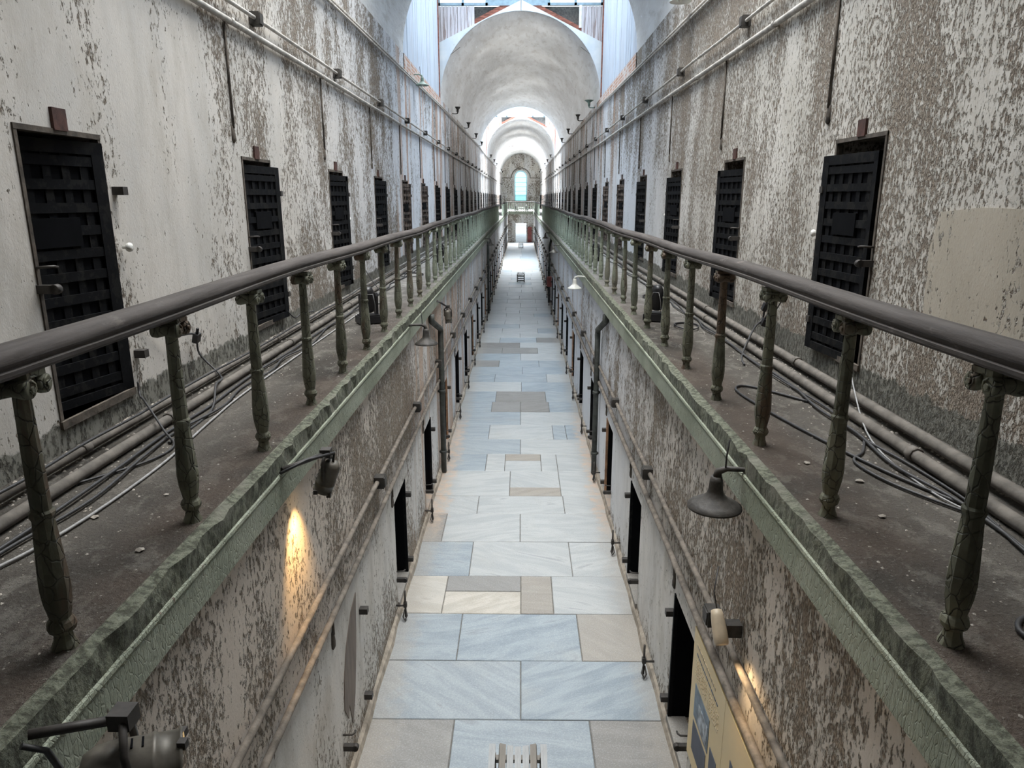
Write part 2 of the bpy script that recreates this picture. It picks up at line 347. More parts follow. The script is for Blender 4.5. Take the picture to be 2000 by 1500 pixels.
def brick_mat():
    t = NT('exposed_orange_brick'); P = t.P((0, 1, 1)); cx = t.n('CombineXYZ'); sp = t.xyz(); t.put(cx.inputs[0], sp[1]); t.put(cx.inputs[1], sp[2])
    b = t.n('TexBrick'); t.put(b.inputs['Vector'], cx.outputs[0]); b.inputs['Scale'].default_value = 1; b.inputs['Brick Width'].default_value = .22
    b.inputs['Row Height'].default_value = .075; b.inputs['Mortar Size'].default_value = .012
    b.inputs['Color1'].default_value = (.40, .17, .09, 1); b.inputs['Color2'].default_value = (.50, .27, .17, 1); b.inputs['Mortar'].default_value = (.55, .50, .46, 1)
    n = t.noise(t.P(), 4, 5, .7); c = t.mix(t.step(n, .46, .60), b.outputs[0], (.60, .55, .53))
    return t.done(c, .85, b.outputs['Fac'], -.01, .8)
M_BRICK = brick_mat()
def glass_mat(name, tint, k=.12):
    t = NT(name); tr = t.n('BsdfTransparent'); tr.inputs[0].default_value = (*tint, 1)
    gl = t.n('BsdfGlossy'); gl.inputs['Roughness'].default_value = .1; ms = t.n('MixShader'); ms.inputs[0].default_value = k
    t.t.links.new(tr.outputs[0], ms.inputs[1]); t.t.links.new(gl.outputs[0], ms.inputs[2])
    t.t.links.new(ms.outputs[0], t.t.nodes['Material Output'].inputs[0]); return t.m
M_GLASS = glass_mat('clear_pane', (.96, .98, 1)); M_TEAL = glass_mat('teal_tinted_pane', (.36, .72, .75), .06)
def emit(name, col, e):
    t = NT(name); t.p.inputs['Emission Color'].default_value = (*col, 1); t.p.inputs['Emission Strength'].default_value = e
    t.p.inputs['Base Color'].default_value = (*col, 1); return t.m
M_BULB = emit('warm_lamp_glow', (1, .72, .36), 14)

# ------------------------------------------------------------------ dimensions
XL, XR, XC = -2.50, 2.42, -.04          # upper walls
GL, GR = -1.36, 1.30                    # ground-floor walls
FL, FR = -1.315, 1.225                  # gallery edge faces
G = 3.15; SPR = 7.45; RV = (XR - XL) / 2
Y0, YG, YE = -6.5, 76.0, 95.8           # start, ground end wall, upper end wall
NEARCUT = -8.2

# ------------------------------------------------------------------ ground floor: base + individual paving slabs
m = MB(); m.box(GL - .02, GR + .02, NEARCUT, YG + .35, -.3, -.012)
floor = m.build('floor', M_MORTAR); tag(floor, 'long pale stone-flagged floor of the sunken corridor', 'floor', kind='structure')
def slab(x0, x1, y0, y1, mat, dz=0.):
    g = .004
    b = MB(); hx, hy = (x1 - x0) / 2 - g, (y1 - y0) / 2 - g; c = .006
    z = [(-hx, -hy), (hx, -hy), (hx, hy), (-hx, hy)]; t = [(-hx + c, -hy + c), (hx - c, -hy + c), (hx - c, hy - c), (-hx + c, hy - c)]
    b.v = [(*p, -.02) for p in z] + [(*p, -c) for p in z] + [(*p, 0.) for p in t]
    for a in (0, 4):
        for k in range(4): b.f.append((a + k, a + (k + 1) % 4, a + 4 + (k + 1) % 4, a + 4 + k))
    b.f.append((8, 9, 10, 11)); b.sm = [False] * 9; b.mi = [0] * 9
    b.build('paving_slab', mat, floor, ((x0 + x1) / 2, (y0 + y1) / 2, dz))
ROWS = [5.43, 6.27, 7.11, 7.93, 8.84, 9.73, 10.55, 11.43, 12.26, 13.08, 13.98, 14.88, 15.69, 16.58]
w, s, t_, g_, c_ = M_SLABW, M_SLAB, M_SLABT, M_SLABG, M_SLABC
def row(y0, y1, xs, mats):
    e = [GL] + xs + [GR]
    for i in range(len(e) - 1): slab(e[i], e[i + 1], y0, y1, mats[i], random.uniform(-.004, .003))
row(4.2, 5.43, [-.58, .62], [g_, s, g_]); row(5.43, 6.27, [.01], [s, s]); row(6.27, 7.11, [-.64, .63], [s, s, t_])
slab(GL, -.88, 7.11, 7.93, c_); slab(-.88, .01, 7.11, 7.58, c_, -.003); slab(-.88, .01, 7.58, 7.93, g_); slab(.01, .38, 7.11, 7.93, t_); slab(.38, GR, 7.11, 7.93, w)
row(7.93, 8.84, [-.63, .65], [s, w, w]); row(8.84, 9.73, [-1.07, .0], [g_, w, w]); row(9.73, 10.38, [-.64, .66], [w, w, w])
slab(GL, -.17, 10.38, 11.43, w); slab(-.17, .64, 10.38, 10.72, t_); slab(-.17, .64, 10.72, 11.43, w, -.002); slab(.64, GR, 10.38, 11.43, w)
slab(GL, -.6, 11.43, 12.26, s); slab(-.6, -.27, 11.43, 12.26, w); slab(-.27, .36, 11.93, 12.26, t_); slab(-.27, .36, 11.43, 11.93, w, -.002); slab(.36, .64, 11.43, 12.26, w); slab(.64, GR, 11.43, 12.26, w)
row(12.26, 13.08, [.0], [s, w]); row(13.08, 13.98, [-.62, .64, .9], [s, w, s, s]); row(13.98, 14.9, [.0], [s, w]); row(14.9, 15.69, [-.64, .0, .63], [s, g_, g_, s])
y = 15.69; k = 0
while y < 46:
    d = random.uniform(.78, 1.0) * (1 if y < 30 else 1.3)
    xs = [random.uniform(-.08, .05)] if k % 2 else [random.uniform(-.7, -.5), random.uniform(.5, .72)]
    row(y, y + d, xs, [random.choice([s, s, w, w, s, g_] if y < 23 else [w, w, w, s, w, w]) for _ in range(len(xs) + 1)]); y += d; k += 1
while y < YG - .5: row(y, y + 2.2, [random.uniform(-.1, .1)], [w, s]); y += 2.2
row(y, YG + .34, [], [w])
row(2.8, 4.2, [0.], [s, g_]); row(-4, 2.8, [0.], [s, s]); row(NEARCUT, -4, [0.], [g_, s])

# ------------------------------------------------------------------ walls with openings
def wall(name, X, sgn, y0, y1, z0, z1, ops, mat, label, depth=.5, rev=0):
    """wall face in plane x=X facing -sgn direction... sgn=+1: room lies towards +x"""
    b = MB(); ops = sorted(ops); bx = X - sgn * depth
    def q(ya, yb, za, zb):
        n = max(1, int((yb - ya) / 3))
        for i in range(n):
            a, c = ya + (yb - ya) * i / n, ya + (yb - ya) * (i + 1) / n
            p = [(X, a, za), (X, c, za), (X, c, zb), (X, a, zb)]
            b.quad(p if sgn < 0 else p[::-1])
    cur = y0
    for (ya, yb, za, zb) in ops:
        q(cur, ya, z0, z1); q(ya, yb, z0, za); q(ya, yb, zb, z1)
        for yy in (ya, yb): b.quad([(X, yy, za), (bx, yy, za), (bx, yy, zb), (X, yy, zb)], rev)
        for zz in (za, zb): b.quad([(X, ya, zz), (X, yb, zz), (bx, yb, zz), (bx, ya, zz)], rev if zz == zb else 0)
        b.quad([(bx, ya, za), (bx, yb, za), (bx, yb, zb), (bx, ya, zb)], 1); cur = yb
    q(cur, y1, z0, z1)
    return tag(b.build(name, [mat, M_BLACK]), label, 'wall', kind='structure')
UL = [(3.70 + 2.975 * k, 4.42 + 2.975 * k) for k in range(30)]
UR = [(5.03 + 3.12 * k, 5.80 + 3.12 * k) for k in range(29)]
ULz = (3.32, 4.84); URz = (3.34, 4.91)
GD = [4.67 + 2.46 * k for k in range(28)]
wall('wall_upper_left', XL, 1, NEARCUT, YE, G - .25, SPR, [(a, b, *ULz) for a, b in UL], ML_UP, 'upper left gallery wall with flaking whitewash and iron cell doors')
wall('wall_upper_right', XR, -1, NEARCUT, YE, G - .25, SPR, [(a, b, *URz) for a, b in UR], MR_UP, 'upper right gallery wall with heavily peeling whitewash')
wall('wall_lower_left', GL, 1, NEARCUT, YG, 0, G, [(a, a + .66, .12, 1.30) for a in GD[1:]], ML_LO, 'lower left corridor wall below the gallery, brown and white peeling plaster', rev=1)
wall('wall_lower_right', GR, -1, NEARCUT, YG, 0, G, [(a, a + .66, .12, 1.30) for a in GD], MR_LO, 'lower right corridor wall below the gallery, brown and white peeling plaster', rev=1)

# galleries: floor slab, crumbling edge, green fascia with groove and moulding
def gallery(sgn, X, E, side):
    b = MB(); n = 110
    ys = [NEARCUT + (YG - NEARCUT) * i / n for i in range(n + 1)]
    inner = E - sgn * .05
    rng = random.Random(3 + sgn)
    for i in range(n):
        b.quad([(X, ys[i], G), (inner, ys[i], G), (inner, ys[i + 1], G), (X, ys[i + 1], G)][::(1 if sgn > 0 else -1)])
    b.quad([(X, NEARCUT, 2.88), (E - sgn * .06, NEARCUT, 2.88), (E - sgn * .06, YG, 2.88), (X, YG, 2.88)])
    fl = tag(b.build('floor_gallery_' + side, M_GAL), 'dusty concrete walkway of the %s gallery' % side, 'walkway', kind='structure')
    f = MB(); d = -sgn
    # ragged slab edge
    yy = NEARCUT; pr = []
    while yy < YG:
        near = 0 < yy < 18
        pr.append((yy, rng.uniform(-.014, .016) if near else 0, rng.uniform(-.014, .004) if near else 0)); yy += .09 if near else 2.
    pr.append((YG, 0, 0))
    for (a, da, za), (c, dc, zc) in zip(pr, pr[1:]):
        f.quad([(inner, a, G + .001), (E + sgn * da, a, G - .005 + za), (E + sgn * dc, c, G - .005 + zc), (inner, c, G + .001)][::(1 if sgn > 0 else -1)])
        f.quad([(E + sgn * da, a, G - .005 + za), (E + sgn * .002, a, G - .115), (E + sgn * .002, c, G - .115), (E + sgn * dc, c, G - .005 + zc)][::(1 if sgn > 0 else -1)])
    f.build('slab_edge', M_EDGE, fl)
    t = MB()
    prof = [(E, G - .108), (E + sgn * .010, G - .114), (E + sgn * .012, G - .128), (E + sgn * .003, G - .134), (E + sgn * .003, G - .142), (E + sgn * .006, G - .148),
            (E + sgn * .006, G - .285), (E - sgn * .06, G - .285), (E - sgn * .06, G - .108)]
    t.extrude_y(prof, [NEARCUT + (YG - NEARCUT) * i / 12 for i in range(13)])
    tag(t.build('trim_1' if sgn > 0 else 'trim_2', M_FASCIA), 'pale green cracked fascia board along the %s gallery edge' % side, 'fascia', kind='structure')
gallery(1, XL, FL, 'left'); gallery(-1, XR, FR, 'right')
# far gallery bridge (full width) and end walls
m = MB(); m.box(GL, GR, YG - .03, YG - .005, 2.84, G + .01)
tag(m.build('trim_5', M_FASCIA), 'green fascia across the front of the far bridge', 'fascia', kind='structure')
m = MB(); m.box(XL, XR, YG, YE + .3, 2.86, G)
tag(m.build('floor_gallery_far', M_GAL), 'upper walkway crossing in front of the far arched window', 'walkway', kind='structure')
m = MB(); m.box(GL, -.57, YG, YG + .35, 0, 2.86); m.box(.55, GR, YG, YG + .35, 0, 2.86); m.box(-.57, .55, YG, YG + .35, 1.95, 2.86)
ge = tag(m.build('wall_ground_end', M_END), 'far end wall of the ground corridor around the bright doorway', 'wall', kind='structure')
m = MB(); m.box(-40, 40, YG + .36, YE + 80, -.3, -.013)
tag(m.build('ground_outside', M_SLABW), 'bright paved yard beyond the far doorway', 'ground', kind='structure')
m = MB(); m.box(-14, 14, YE + 30, YE + 30.5, -.02, 5)
tag(m.build('wall_yard', M_WINW), 'pale yard wall outside the far doorway', 'wall', kind='structure')

# ------------------------------------------------------------------ vaults, light wells, end wall
ledge_pts = [(NEARCUT, 6.8), (0, 6.82), (11, 7.02), (23, 7.24), (42, 7.42), (YE, 7.44)]
def ledge_z(y):
    for (a, za), (b, zb) in zip(ledge_pts, ledge_pts[1:]):
        if y <= b: return za + (zb - za) * (y - a) / (b - a)
    return ledge_pts[-1][1]
def vault(y0, y1, label):
    b = MB(); n = 40; ny = max(2, int((y1 - y0) / 2.5))
    for j in range(ny):
        for i in range(n):
            a0, a1 = math.pi * i / n, math.pi * (i + 1) / n; ya, yb = y0 + (y1 - y0) * j / ny, y0 + (y1 - y0) * (j + 1) / ny
            p = lambda a, yy: (XC + RV * math.cos(a), yy, SPR + RV * math.sin(a))
            b.quad([p(a0, ya), p(a1, ya), p(a1, yb), p(a0, yb)]); b.sm[-1] = True
    o = b.build('ceiling', M_VAULT); tag(o, label, 'vault', kind='structure')
VZ = [(NEARCUT, 3.5), (12.2, 16.35), (23.6, 47.0), (54.2, 77.0), (83.0, YE)]
for (a, b), l in zip(VZ, ('whitewashed barrel vault over the viewpoint', 'short whitewashed barrel vault before the boarded light well', 'large whitewashed barrel vault facing the camera beyond the first light well',
                          'second whitewashed barrel vault framed by rust stained boards', 'farthest barrel vault in front of the arched window')): vault(a, b, l)
ARC = [math.pi * i / 48 for i in range(49)]
def hit(poly, a):
    """distance from arch centre along angle a to polygon poly of (x,z) relative points"""
    dx, dz = math.cos(a), math.sin(a); best = None
    for (x1, z1), (x2, z2) in zip(poly, poly[1:]):
        ex, ez = x2 - x1, z2 - z1; den = dx * ez - dz * ex
        if abs(den) < 1e-9: continue
        t = (x1 * ez - z1 * ex) / den; u = (x1 * dz - z1 * dx) / den
        if t > 0 and -1e-6 <= u <= 1 + 1e-6: best = t if best is None else max(best, t)
    return best or RV
def ring(b, y, th, poly, r=None, mi=0):
    r = r or RV
    angs = sorted(set(ARC + [math.atan2(z, x) for x, z in poly if 0 <= math.atan2(z, x) <= math.pi]))
    pts = [((XC + r * math.cos(a), SPR + r * math.sin(a)), (XC + hit(poly, a) * math.cos(a), SPR + hit(poly, a) * math.sin(a))) for a in angs]
    for (i0, o0), (i1, o1) in zip(pts, pts[1:]):
        b.quad([(i0[0], y, i0[1]), (o0[0], y, o0[1]), (o1[0], y, o1[1]), (i1[0], y, i1[1])], mi)
        b.quad([(i0[0], y + th, i0[1]), (i1[0], y + th, i1[1]), (o1[0], y + th, o1[1]), (o0[0], y + th, o0[1])], mi)
        b.quad([(o0[0], y, o0[1]), (o0[0], y + th, o0[1]), (o1[0], y + th, o1[1]), (o1[0], y, o1[1])], mi)
def light_well(idx, y0, y1, bm, label):
    # side walls above the spring line
    for sgn, X, side in ((1, XL, 'left'), (-1, XR, 'right')):
        b = MB(); b.box(X - sgn * .10, X - sgn * .06, y0, y1, SPR - .1, 13.5)
        o = tag(b.build('wall_lightwell_' + side, M_BLACK), '%s side wall of light well: %s' % (side, label), 'wall', kind='structure')
        n = 20; w_ = (y1 - y0 - .3) / n
        pm = MB(); pm.box(-.02, .02, -w_ / 2 + .008, w_ / 2 - .008, SPR - .05, 13.4); me = pm.mesh('bead_board', M_BEAD)
        for i in range(n): link('bead_board', me, o, (X - sgn * .03 + random.uniform(-.004, .004), y0 + w_ * (i + .5), 0))
        p = MB(); p.box(X - sgn * .02, X + sgn * .02, y1 - .3, y1 - .2, SPR, 13.4); p.build('corner_post', M_REDW, o)
        # strip of bare brick between ledge and boards
        if idx == 0: continue
        s_ = MB(); n = 12
        for i in range(n):
            a, c = y0 + (y1 - y0) * i / n, y0 + (y1 - y0) * (i + 1) / n
            xx = X + sgn * .015
            s_.quad([(xx, a, ledge_z(a) + .02), (xx, c, ledge_z(c) + .02), (xx, c, SPR + .0), (xx, a, SPR + .0)])
            s_.quad([(xx, a, SPR), (xx, c, SPR), (X - sgn * .05, c, SPR), (X - sgn * .05, a, SPR)])
        tag(s_.build('brick_strip', M_BRICK, o), 'bare orange brick strip above the ledge')
    # rear spandrel (faces away from the camera)
    b = MB(); ring(b, y0 - .06, .06, [(RV + .2, -.01), (RV + .2, 6.1), (-RV - .2, 6.1), (-RV - .2, -.01)])
    tag(b.build('wall_lightwell_near', M_GABLE), 'plastered spandrel over the near end of light well: ' + label, 'wall', kind='structure')
    # front gable facing the camera
    b = MB(); yf = y1
    ring(b, yf - .05, .05, [(RV + .06, -.01), (RV + .06, 1.56), (0.03, 2.76), (-RV - .06, 1.56), (-RV - .06, -.01)])
    gp = tag(b.build('wall_gable', M_GABLE if bm is M_BOARD else M_BOARD2), 'gabled panel around the arch at the far end of light well: ' + label, 'wall', kind='structure')
    for sg in (-1, 1):      # panel joints (thin dark seams cut in by strips)
        j = MB(); j.box(-.006, .006, -.004, 0, 0, .36); j.build('seam', M_BRACK, gp, (XC + sg * 2.12, yf - .05, SPR + 1.25), (0, R(sg * -55), 0))
    j = MB(); j.box(-.006, .006, -.004, 0, 0, .30); j.build('seam', M_BRACK, gp, (XC + .02, yf - .05, SPR + 2.47))
    for sg in (-1, 1):      # sloping rust-red rafters standing above the panel
        L = 2.95; r_ = MB(); r_.box(min(0, sg * L), max(0, sg * L), -.03, .09, .0, .16)
        r_.build('rafter', M_REDW, gp, (XC, yf + .06, SPR + 2.74), (0, sg * math.atan2(1.2, RV), 0))
    bk = MB(); ring(bk, yf + .18, .02, [(RV + .12, -.01), (RV + .12, 2.62), (-RV - .12, 2.62), (-RV - .12, -.01)], RV + .02)
    bk.build('dark_attic', M_MORTAR, gp)
    # weathered vertical boards left and right
    def boards(xa, xb):
        n = max(3, int((xb - xa) / .095)); w_ = (xb - xa) / n
        for i in range(n):
            xm = xa + w_ * (i + .5); zb = SPR + 1.56 + (RV + .06 - abs(xm - XC)) * (1.2 / (RV + .06)) - .02
            q = MB(); q.box(-w_ / 2 + .005, w_ / 2 - .005, -.012, .012, zb, SPR + 2.60); q.build('board', bm, gp, (xm, yf + .02 + random.uniform(0, .006), 0))
    boards(XL - .05, -1.42); boards(1.80, XR + .05)
    k_ = MB(); k_.box(1.72, 1.80, yf, yf + .05, SPR + 2.0, SPR + 2.62); k_.build('board', M_WINW, gp)
    # clerestory windows above the boards
    for xa, xb, side in ((XL - .02, -1.02, 'left'), (.78, XR + .02, 'right')):
        z0, z1 = SPR + 2.62, 11.45
        fr = MB(); f = .07
        fr.box(xa, xb, yf, yf + .08, z0, z0 + f); fr.box(xa, xb, yf, yf + .08, z1 - f, z1); fr.box(xa, xa + f, yf, yf + .08, z0, z1); fr.box(xb - f, xb, yf, yf + .08, z0, z1)
        xm = (xa + xb) / 2; fr.box(xm - .035, xm + .035, yf, yf + .08, z0, z1); fr.box(xa, xb, yf, yf + .08, z0 + .65, z0 + .69)
        wd = tag(fr.build('window_%d' % (idx * 2 + (2 if side == 'right' else 1)), M_BLUE), 'pale blue framed clerestory window, %s of the gable, light well: %s' % (side, label), 'window', kind='structure')
        for (p0, p1) in ((xa + f, xm - .035), (xm + .035, xb - f)):
            for (q0, q1) in ((z0 + f, z0 + .65), (z0 + .69, z1 - f)):
                g = MB(); g.box(p0, p1, yf + .035, yf + .04, q0, q1); g.build('pane', M_GLASS, wd)
    c = MB(); c.box(-1.02, .78, yf + .02, yf + .06, SPR + 2.62, 11.5); c.box(XL - .1, XR + .1, yf + .02, yf + .06, 11.45, 13.5); tag(c.build('wall_lantern', M_BLUE), 'pale blue boarding between the clerestory windows of light well: ' + label, 'wall', kind='structure')
    # lantern roof frame with glass
    r_ = MB()
    for i in range(9):
        yy = y0 + (y1 - y0) * i / 8; r_.box(XL - .1, XR + .1, yy - .03, yy + .03, 13.45, 13.55)
    for xx in (XL - .1, -.06, XR): r_.box(xx, xx + .1, y0, y1, 13.4, 13.6)
    sk = tag(r_.build('skylight_frame', M_BLUE), 'glazed lantern roof over light well: ' + label, 'skylight', kind='structure')
    g = MB(); g.quad([(XL - .1, y0, 13.52), (XR + .1, y0, 13.52), (XR + .1, y1, 13.52), (XL - .1, y1, 13.52)]); g.build('pane', M_GLASS, sk)
for i, ((a, b), bm, l) in enumerate(zip(WELLS, (M_BOARD, M_BOARD, M_BOARD2, M_BOARD2), ('added overhead for near light, above the picture', 'nearest in view, pale blue boarded', 'second, rust stained', 'farthest, brightest'))):
    light_well(i, a, b, bm, l)
# closing wall behind the viewpoint
m = MB(); m.box(XL - .2, XR + .2, NEARCUT - .2, NEARCUT, 0, 13.6)
tag(m.build('wall_back', M_GABLE), 'plain plastered wall behind the viewpoint', 'wall', kind='structure')
# upper end wall with tall arched window
def end_wall():
    b = MB(); wx0, wx1, wz0, wz1 = -.97, .83, 4.12, 7.05; r = (wx1 - wx0) / 2; xm = (wx0 + wx1) / 2; y = YE
    def q(xa, xb, za, zb): b.quad([(xa, y, za), (xb, y, za), (xb, y, zb), (xa, y, zb)])
    q(XL - .1, wx0, G, wz1); q(wx1, XR + .1, G, wz1); q(wx0, wx1, G, wz0)
    n = 24
    for i in range(n):
        a0, a1 = math.pi * i / n, math.pi * (i + 1) / n
        p = lambda a: (xm + r * math.cos(a), wz1 + r * math.sin(a))
        def o(a):
            c, s2 = math.cos(a), math.sin(a); t = min((XR + .1 - xm) / abs(c) if abs(c) > 1e-6 else 9e9, 3.2 / s2 if s2 > 1e-6 else 9e9); return (xm + t * c, wz1 + t * s2)
        b.quad([(p(a0)[0], y, p(a0)[1]), (o(a0)[0], y, o(a0)[1]), (o(a1)[0], y, o(a1)[1]), (p(a1)[0], y, p(a1)[1])])
        b.quad([(p(a0)[0], y, p(a0)[1]), (p(a1)[0], y, p(a1)[1]), (p(a1)[0], y + .4, p(a1)[1]), (p(a0)[0], y + .4, p(a0)[1])], 1)
    for xx in (wx0, wx1): b.quad([(xx, y, wz0), (xx, y + .4, wz0), (xx, y + .4, wz1), (xx, y, wz1)], 1)
    b.quad([(wx0, y, wz0), (wx1, y, wz0), (wx1, y + .4, wz0), (wx0, y + .4, wz0)], 1)
    o = tag(b.build('wall_end', [M_END, M_WINW]), 'mottled brown end wall of the upper gallery around the arched window', 'wall', kind='structure')
    # hood mould and string course
    h = MB(); h.tube([(xm + (r + .32) * math.cos(math.pi * i / 24), y - .03, wz1 - .1 + (r + .32) * math.sin(math.pi * i / 24)) for i in range(25)], .06, 6)
    h.box(XL, xm - r - .32, y - .08, y, wz1 - .16, wz1 - .04); h.box(xm + r + .32, XR, y - .08, y, wz1 - .16, wz1 - .04); h.build('hood_mould', M_PIPEL, o)
    w2 = MB(); path = [(wx0 + .06, y + .1, wz0)] + [(xm + (r - .06) * math.cos(math.pi - math.pi * i / 24), y + .1, wz1 + (r - .06) * math.sin(math.pi * i / 24)) for i in range(25)] + [(wx1 - .06, y + .1, wz0)]
    w2.tube(path, .075, 6); wn = tag(w2.build('window_20', M_WINW), 'tall round-arched window with teal glass in the far end wall', 'window', kind='structure')
    s2 = MB(); s2.tube([(p[0] * .86 - .01, p[1] - .02, p[2] if p[2] < 7.05 else 7.05 + (p[2] - 7.05) * .86) for p in path], .03, 6); s2.build('inner_sash', M_BLUE, wn)
    for zz in (4.72, 5.3, 5.85, 6.4, 7.0): bb = MB(); bb.box(wx0 + .1, wx1 - .1, y + .08, y + .12, zz - .018, zz + .018); bb.build('glazing_bar', M_BLUE, wn)
    g = MB(); nn = 24; pts = [(wx0 + .05, y + .1, wz0), (wx1 - .05, y + .1, wz0)] + [(xm + (r - .05) * math.cos(math.pi * i / nn), y + .1, wz1 + (r - .05) * math.sin(math.pi * i / nn)) for i in range(nn + 1)]
    g.quad(pts); g.build('pane', M_TEAL, wn)
    si = MB(); si.box(wx0 - .25, wx1 + .25, y - .15, y + .1, wz0 - .14, wz0); si.build('window_sill', M_PIPEL, wn)
end_wall()
# ledges with cable conduit on both upper walls
for sgn, X, nm, side in ((1, XL, 'trim_3', 'left'), (-1, XR, 'trim_4', 'right')):
    b = MB(); ys = [NEARCUT + (YE - NEARCUT) * i / 60 for i in range(61)]
    b.extrude_y([(X - sgn * .01, 0), (X + sgn * .045, -.005), (X + sgn * .05, -.03), (X + sgn * .02, -.05), (X - sgn * .01, -.06)], ys, off=lambda y: (0, ledge_z(y)))
    o = tag(b.build(nm, M_PIPE), 'narrow plaster ledge high on the upper %s wall' % side, 'ledge', kind='structure')
    c = MB(); c.tube([(X + sgn * .05, y, ledge_z(y) - .085) for y in ys], .018, 6); c.build('conduit', M_PIPE, o)

# ------------------------------------------------------------------ balustrades
def baluster_meshes():
    # shaft: foot ring, bulb tapering to collar, slimmer upper shaft (height .88 to underside of rail)
    prof = [(.040, 0), (.036, .012), (.029, .03), (.027, .05), (.038, .062), (.043, .078), (.038, .094), (.030, .104), (.034, .125), (.041, .165), (.044, .21),
            (.042, .26), (.036, .36), (.031, .43), (.033, .437), (.036, .445), (.036, .455), (.029, .463), (.029, .50), (.027, .64), (.024, .80), (.024, .83)]
    a = MB(); a.lathe(prof, 10, smooth=False)
    sh = a.mesh('shaft', M_BAL)
    c = MB()                                                # ionic capital: two scroll cushions across the rail + abacus
    c.box(-.052, .052, -.042, .042, .866, .884)
    c.box(-.036, .036, -.030, .030, .825, .868)
    for s_ in (-1, 1):
        M = Matrix.Translation((0, s_ * .036, .838)) @ Matrix.Rotation(R(90), 4, 'Y')
        c.lathe([(.022, -.056), (.028, -.053), (.030, -.036), (.022, 0), (.030, .036), (.028, .053), (.022, .056)], 14, M)
        for e in (-1, 1):
            c.lathe([(.009, -.006), (.009, .006)], 8, Matrix.Translation((e * .057, s_ * .036, .838)) @ Matrix.Rotation(R(90), 4, 'Y'))
            sp = [(e * .057, s_ * .036 + (.023 - .0028 * i) * math.cos(i * .9 * s_ + 1.57), .838 + (.023 - .0028 * i) * math.sin(i * .9 + 1.57)) for i in range(6)]
            c.tube(sp, .0035, 5)
    cp = c.mesh('capital', M_BAL)
    return sh, cp
SH, CP = baluster_meshes()
def balustrade(X, y0, y1, yb0, sp, label, cross=False):
    root = empty('balustrade', (X, y0, G)); tag(root, label, 'railing', 'gallery railings')
    rw = [(-.056, .885), (.056, .885), (.060, .893), (.060, .905), (.050, .908), (.056, .925), (.052, .945), (.036, .960), (.014, .967), (-.014, .967), (-.036, .960), (-.052, .945), (-.056, .925), (-.050, .908), (-.060, .905), (-.060, .893)]
    ys = []; yy = 0
    while yy < y1 - y0: ys.append(yy); yy += .45
    ys.append(y1 - y0)
    rng = random.Random(int(X * 100)); ph = rng.uniform(0, 6)
    wob = lambda y: (.008 * math.sin(y * .9 + ph), .010 * math.sin(y * .55 + ph) + .006 * math.sin(y * 1.7))
    b = MB(); b.extrude_y(rw, ys, off=wob); nf = len(rw)
    for i in range(len(ys) - 1):
        for k in range(5, 12): b.sm[i * nf + k] = True
    hr = b.build('handrail', M_RAIL, root)
    k = 0; yb = yb0
    while yb < y1 - .1:
        if yb > y0 + .05:
            o = link('baluster', SH, root, (rng.uniform(-.004, .004), yb - y0, 0), (rng.uniform(-.012, .012), rng.uniform(-.012, .012), rng.uniform(-.1, .1)))
            c = link('capital', CP, o)
        yb += sp
    return root
balustrade(-1.415, -4.0, 47.0, 1.935 - 6 * .90, .90, 'iron railing along the left gallery with fat crackled balusters, near section')
balustrade(1.352, -4.0, 47.5, 1.988 - 6 * .933, .933, 'iron railing along the right gallery with fat crackled balusters, near section')
balustrade(-1.415, 54.5, YG, 55, .90, 'short far section of the left gallery railing near the bridge')
balustrade(1.352, 54.5, YG, 55, .933, 'short far section of the right gallery railing near the bridge')
o = balustrade(0, 0, 2.66, .1, .24, 'low railing of the bridge below the far arched window'); o.location = (1.3, YG + .05, G); o.rotation_euler = (0, 0, R(90))

# ------------------------------------------------------------------ upper cell doors
def door_meshes(iron):
    d = {}
    W_, H = .76, 1.50
    p = MB(); p.box(-.006, .006, 0, W_, 0, H); d['plate'] = p.mesh('plate', M_BLACK)
    v = MB(); v.box(.006, .016, -.027, .027, 0, H); d['v'] = v.mesh('strap', iron)
    h = MB(); h.box(.012, .024, 0, W_, -.027, .027); d['h'] = h.mesh('strap', iron)
    e = MB()
    for y0, y1, z0, z1 in ((0, .05, 0, H), (W_ - .09, W_, 0, H), (0, W_, 0, .06), (0, W_, H - .07, H)): e.box(-.012, .028, y0, y1, z0, z1)
    d['frame'] = e.mesh('leaf_frame', iron)
    l = MB()
    for i in range(5): y = .10 + i * .128; l.box(.006, .016, y - .027, y + .027, 0, H)
    for i in range(11): z = .11 + i * .128; l.box(.012, .024, 0, W_, z - .027, z + .027)
    d['lat'] = l.mesh('lattice', iron)
    s_ = MB(); s_.box(.004, .030, .20, .52, .92, 1.08); d['hatch'] = s_.mesh('food_hatch', M_BLACK)
    return d
DM, DM2 = door_meshes(M_IRON), door_meshes(M_IRON2)
fm = {}
hb = MB(); hb.box(0, .10, -.02, .02, -.022, .022); hb.lathe([(.026, -.02), (.026, .02)], 10, Matrix.Translation((.09, 0, 0)) @ Matrix.Rotation(R(90), 4, 'X')); fm['hasp'] = hb.mesh('hasp', M_BRACK)
hs = MB(); hs.box(-.01, .07, -.028, .028, -.025, .025); fm['hinge'] = hs.mesh('hinge', M_BRACK)
st = MB(); st.tube([(0, 0, 0), (.07, 0, .005), (.085, .02, .005), (.085, .05, 0)], .008, 6); fm['staple'] = st.mesh('staple', M_BRACK)
lb = MB(); lb.box(-.02, .018, -.06, .06, 0, .115); fm['lintel'] = lb.mesh('lintel_block', M_RED)
kn = MB(); kn.lathe([(.010, 0), (.010, .02), (.024, .028), (.030, .042), (.026, .056), (.010, .062)], 12, Matrix.Rotation(R(90), 4, 'Y')); fm['knob'] = kn.mesh('glass_knob', simple('glass_knob_shine', (.75, .75, .72), .12, .05))
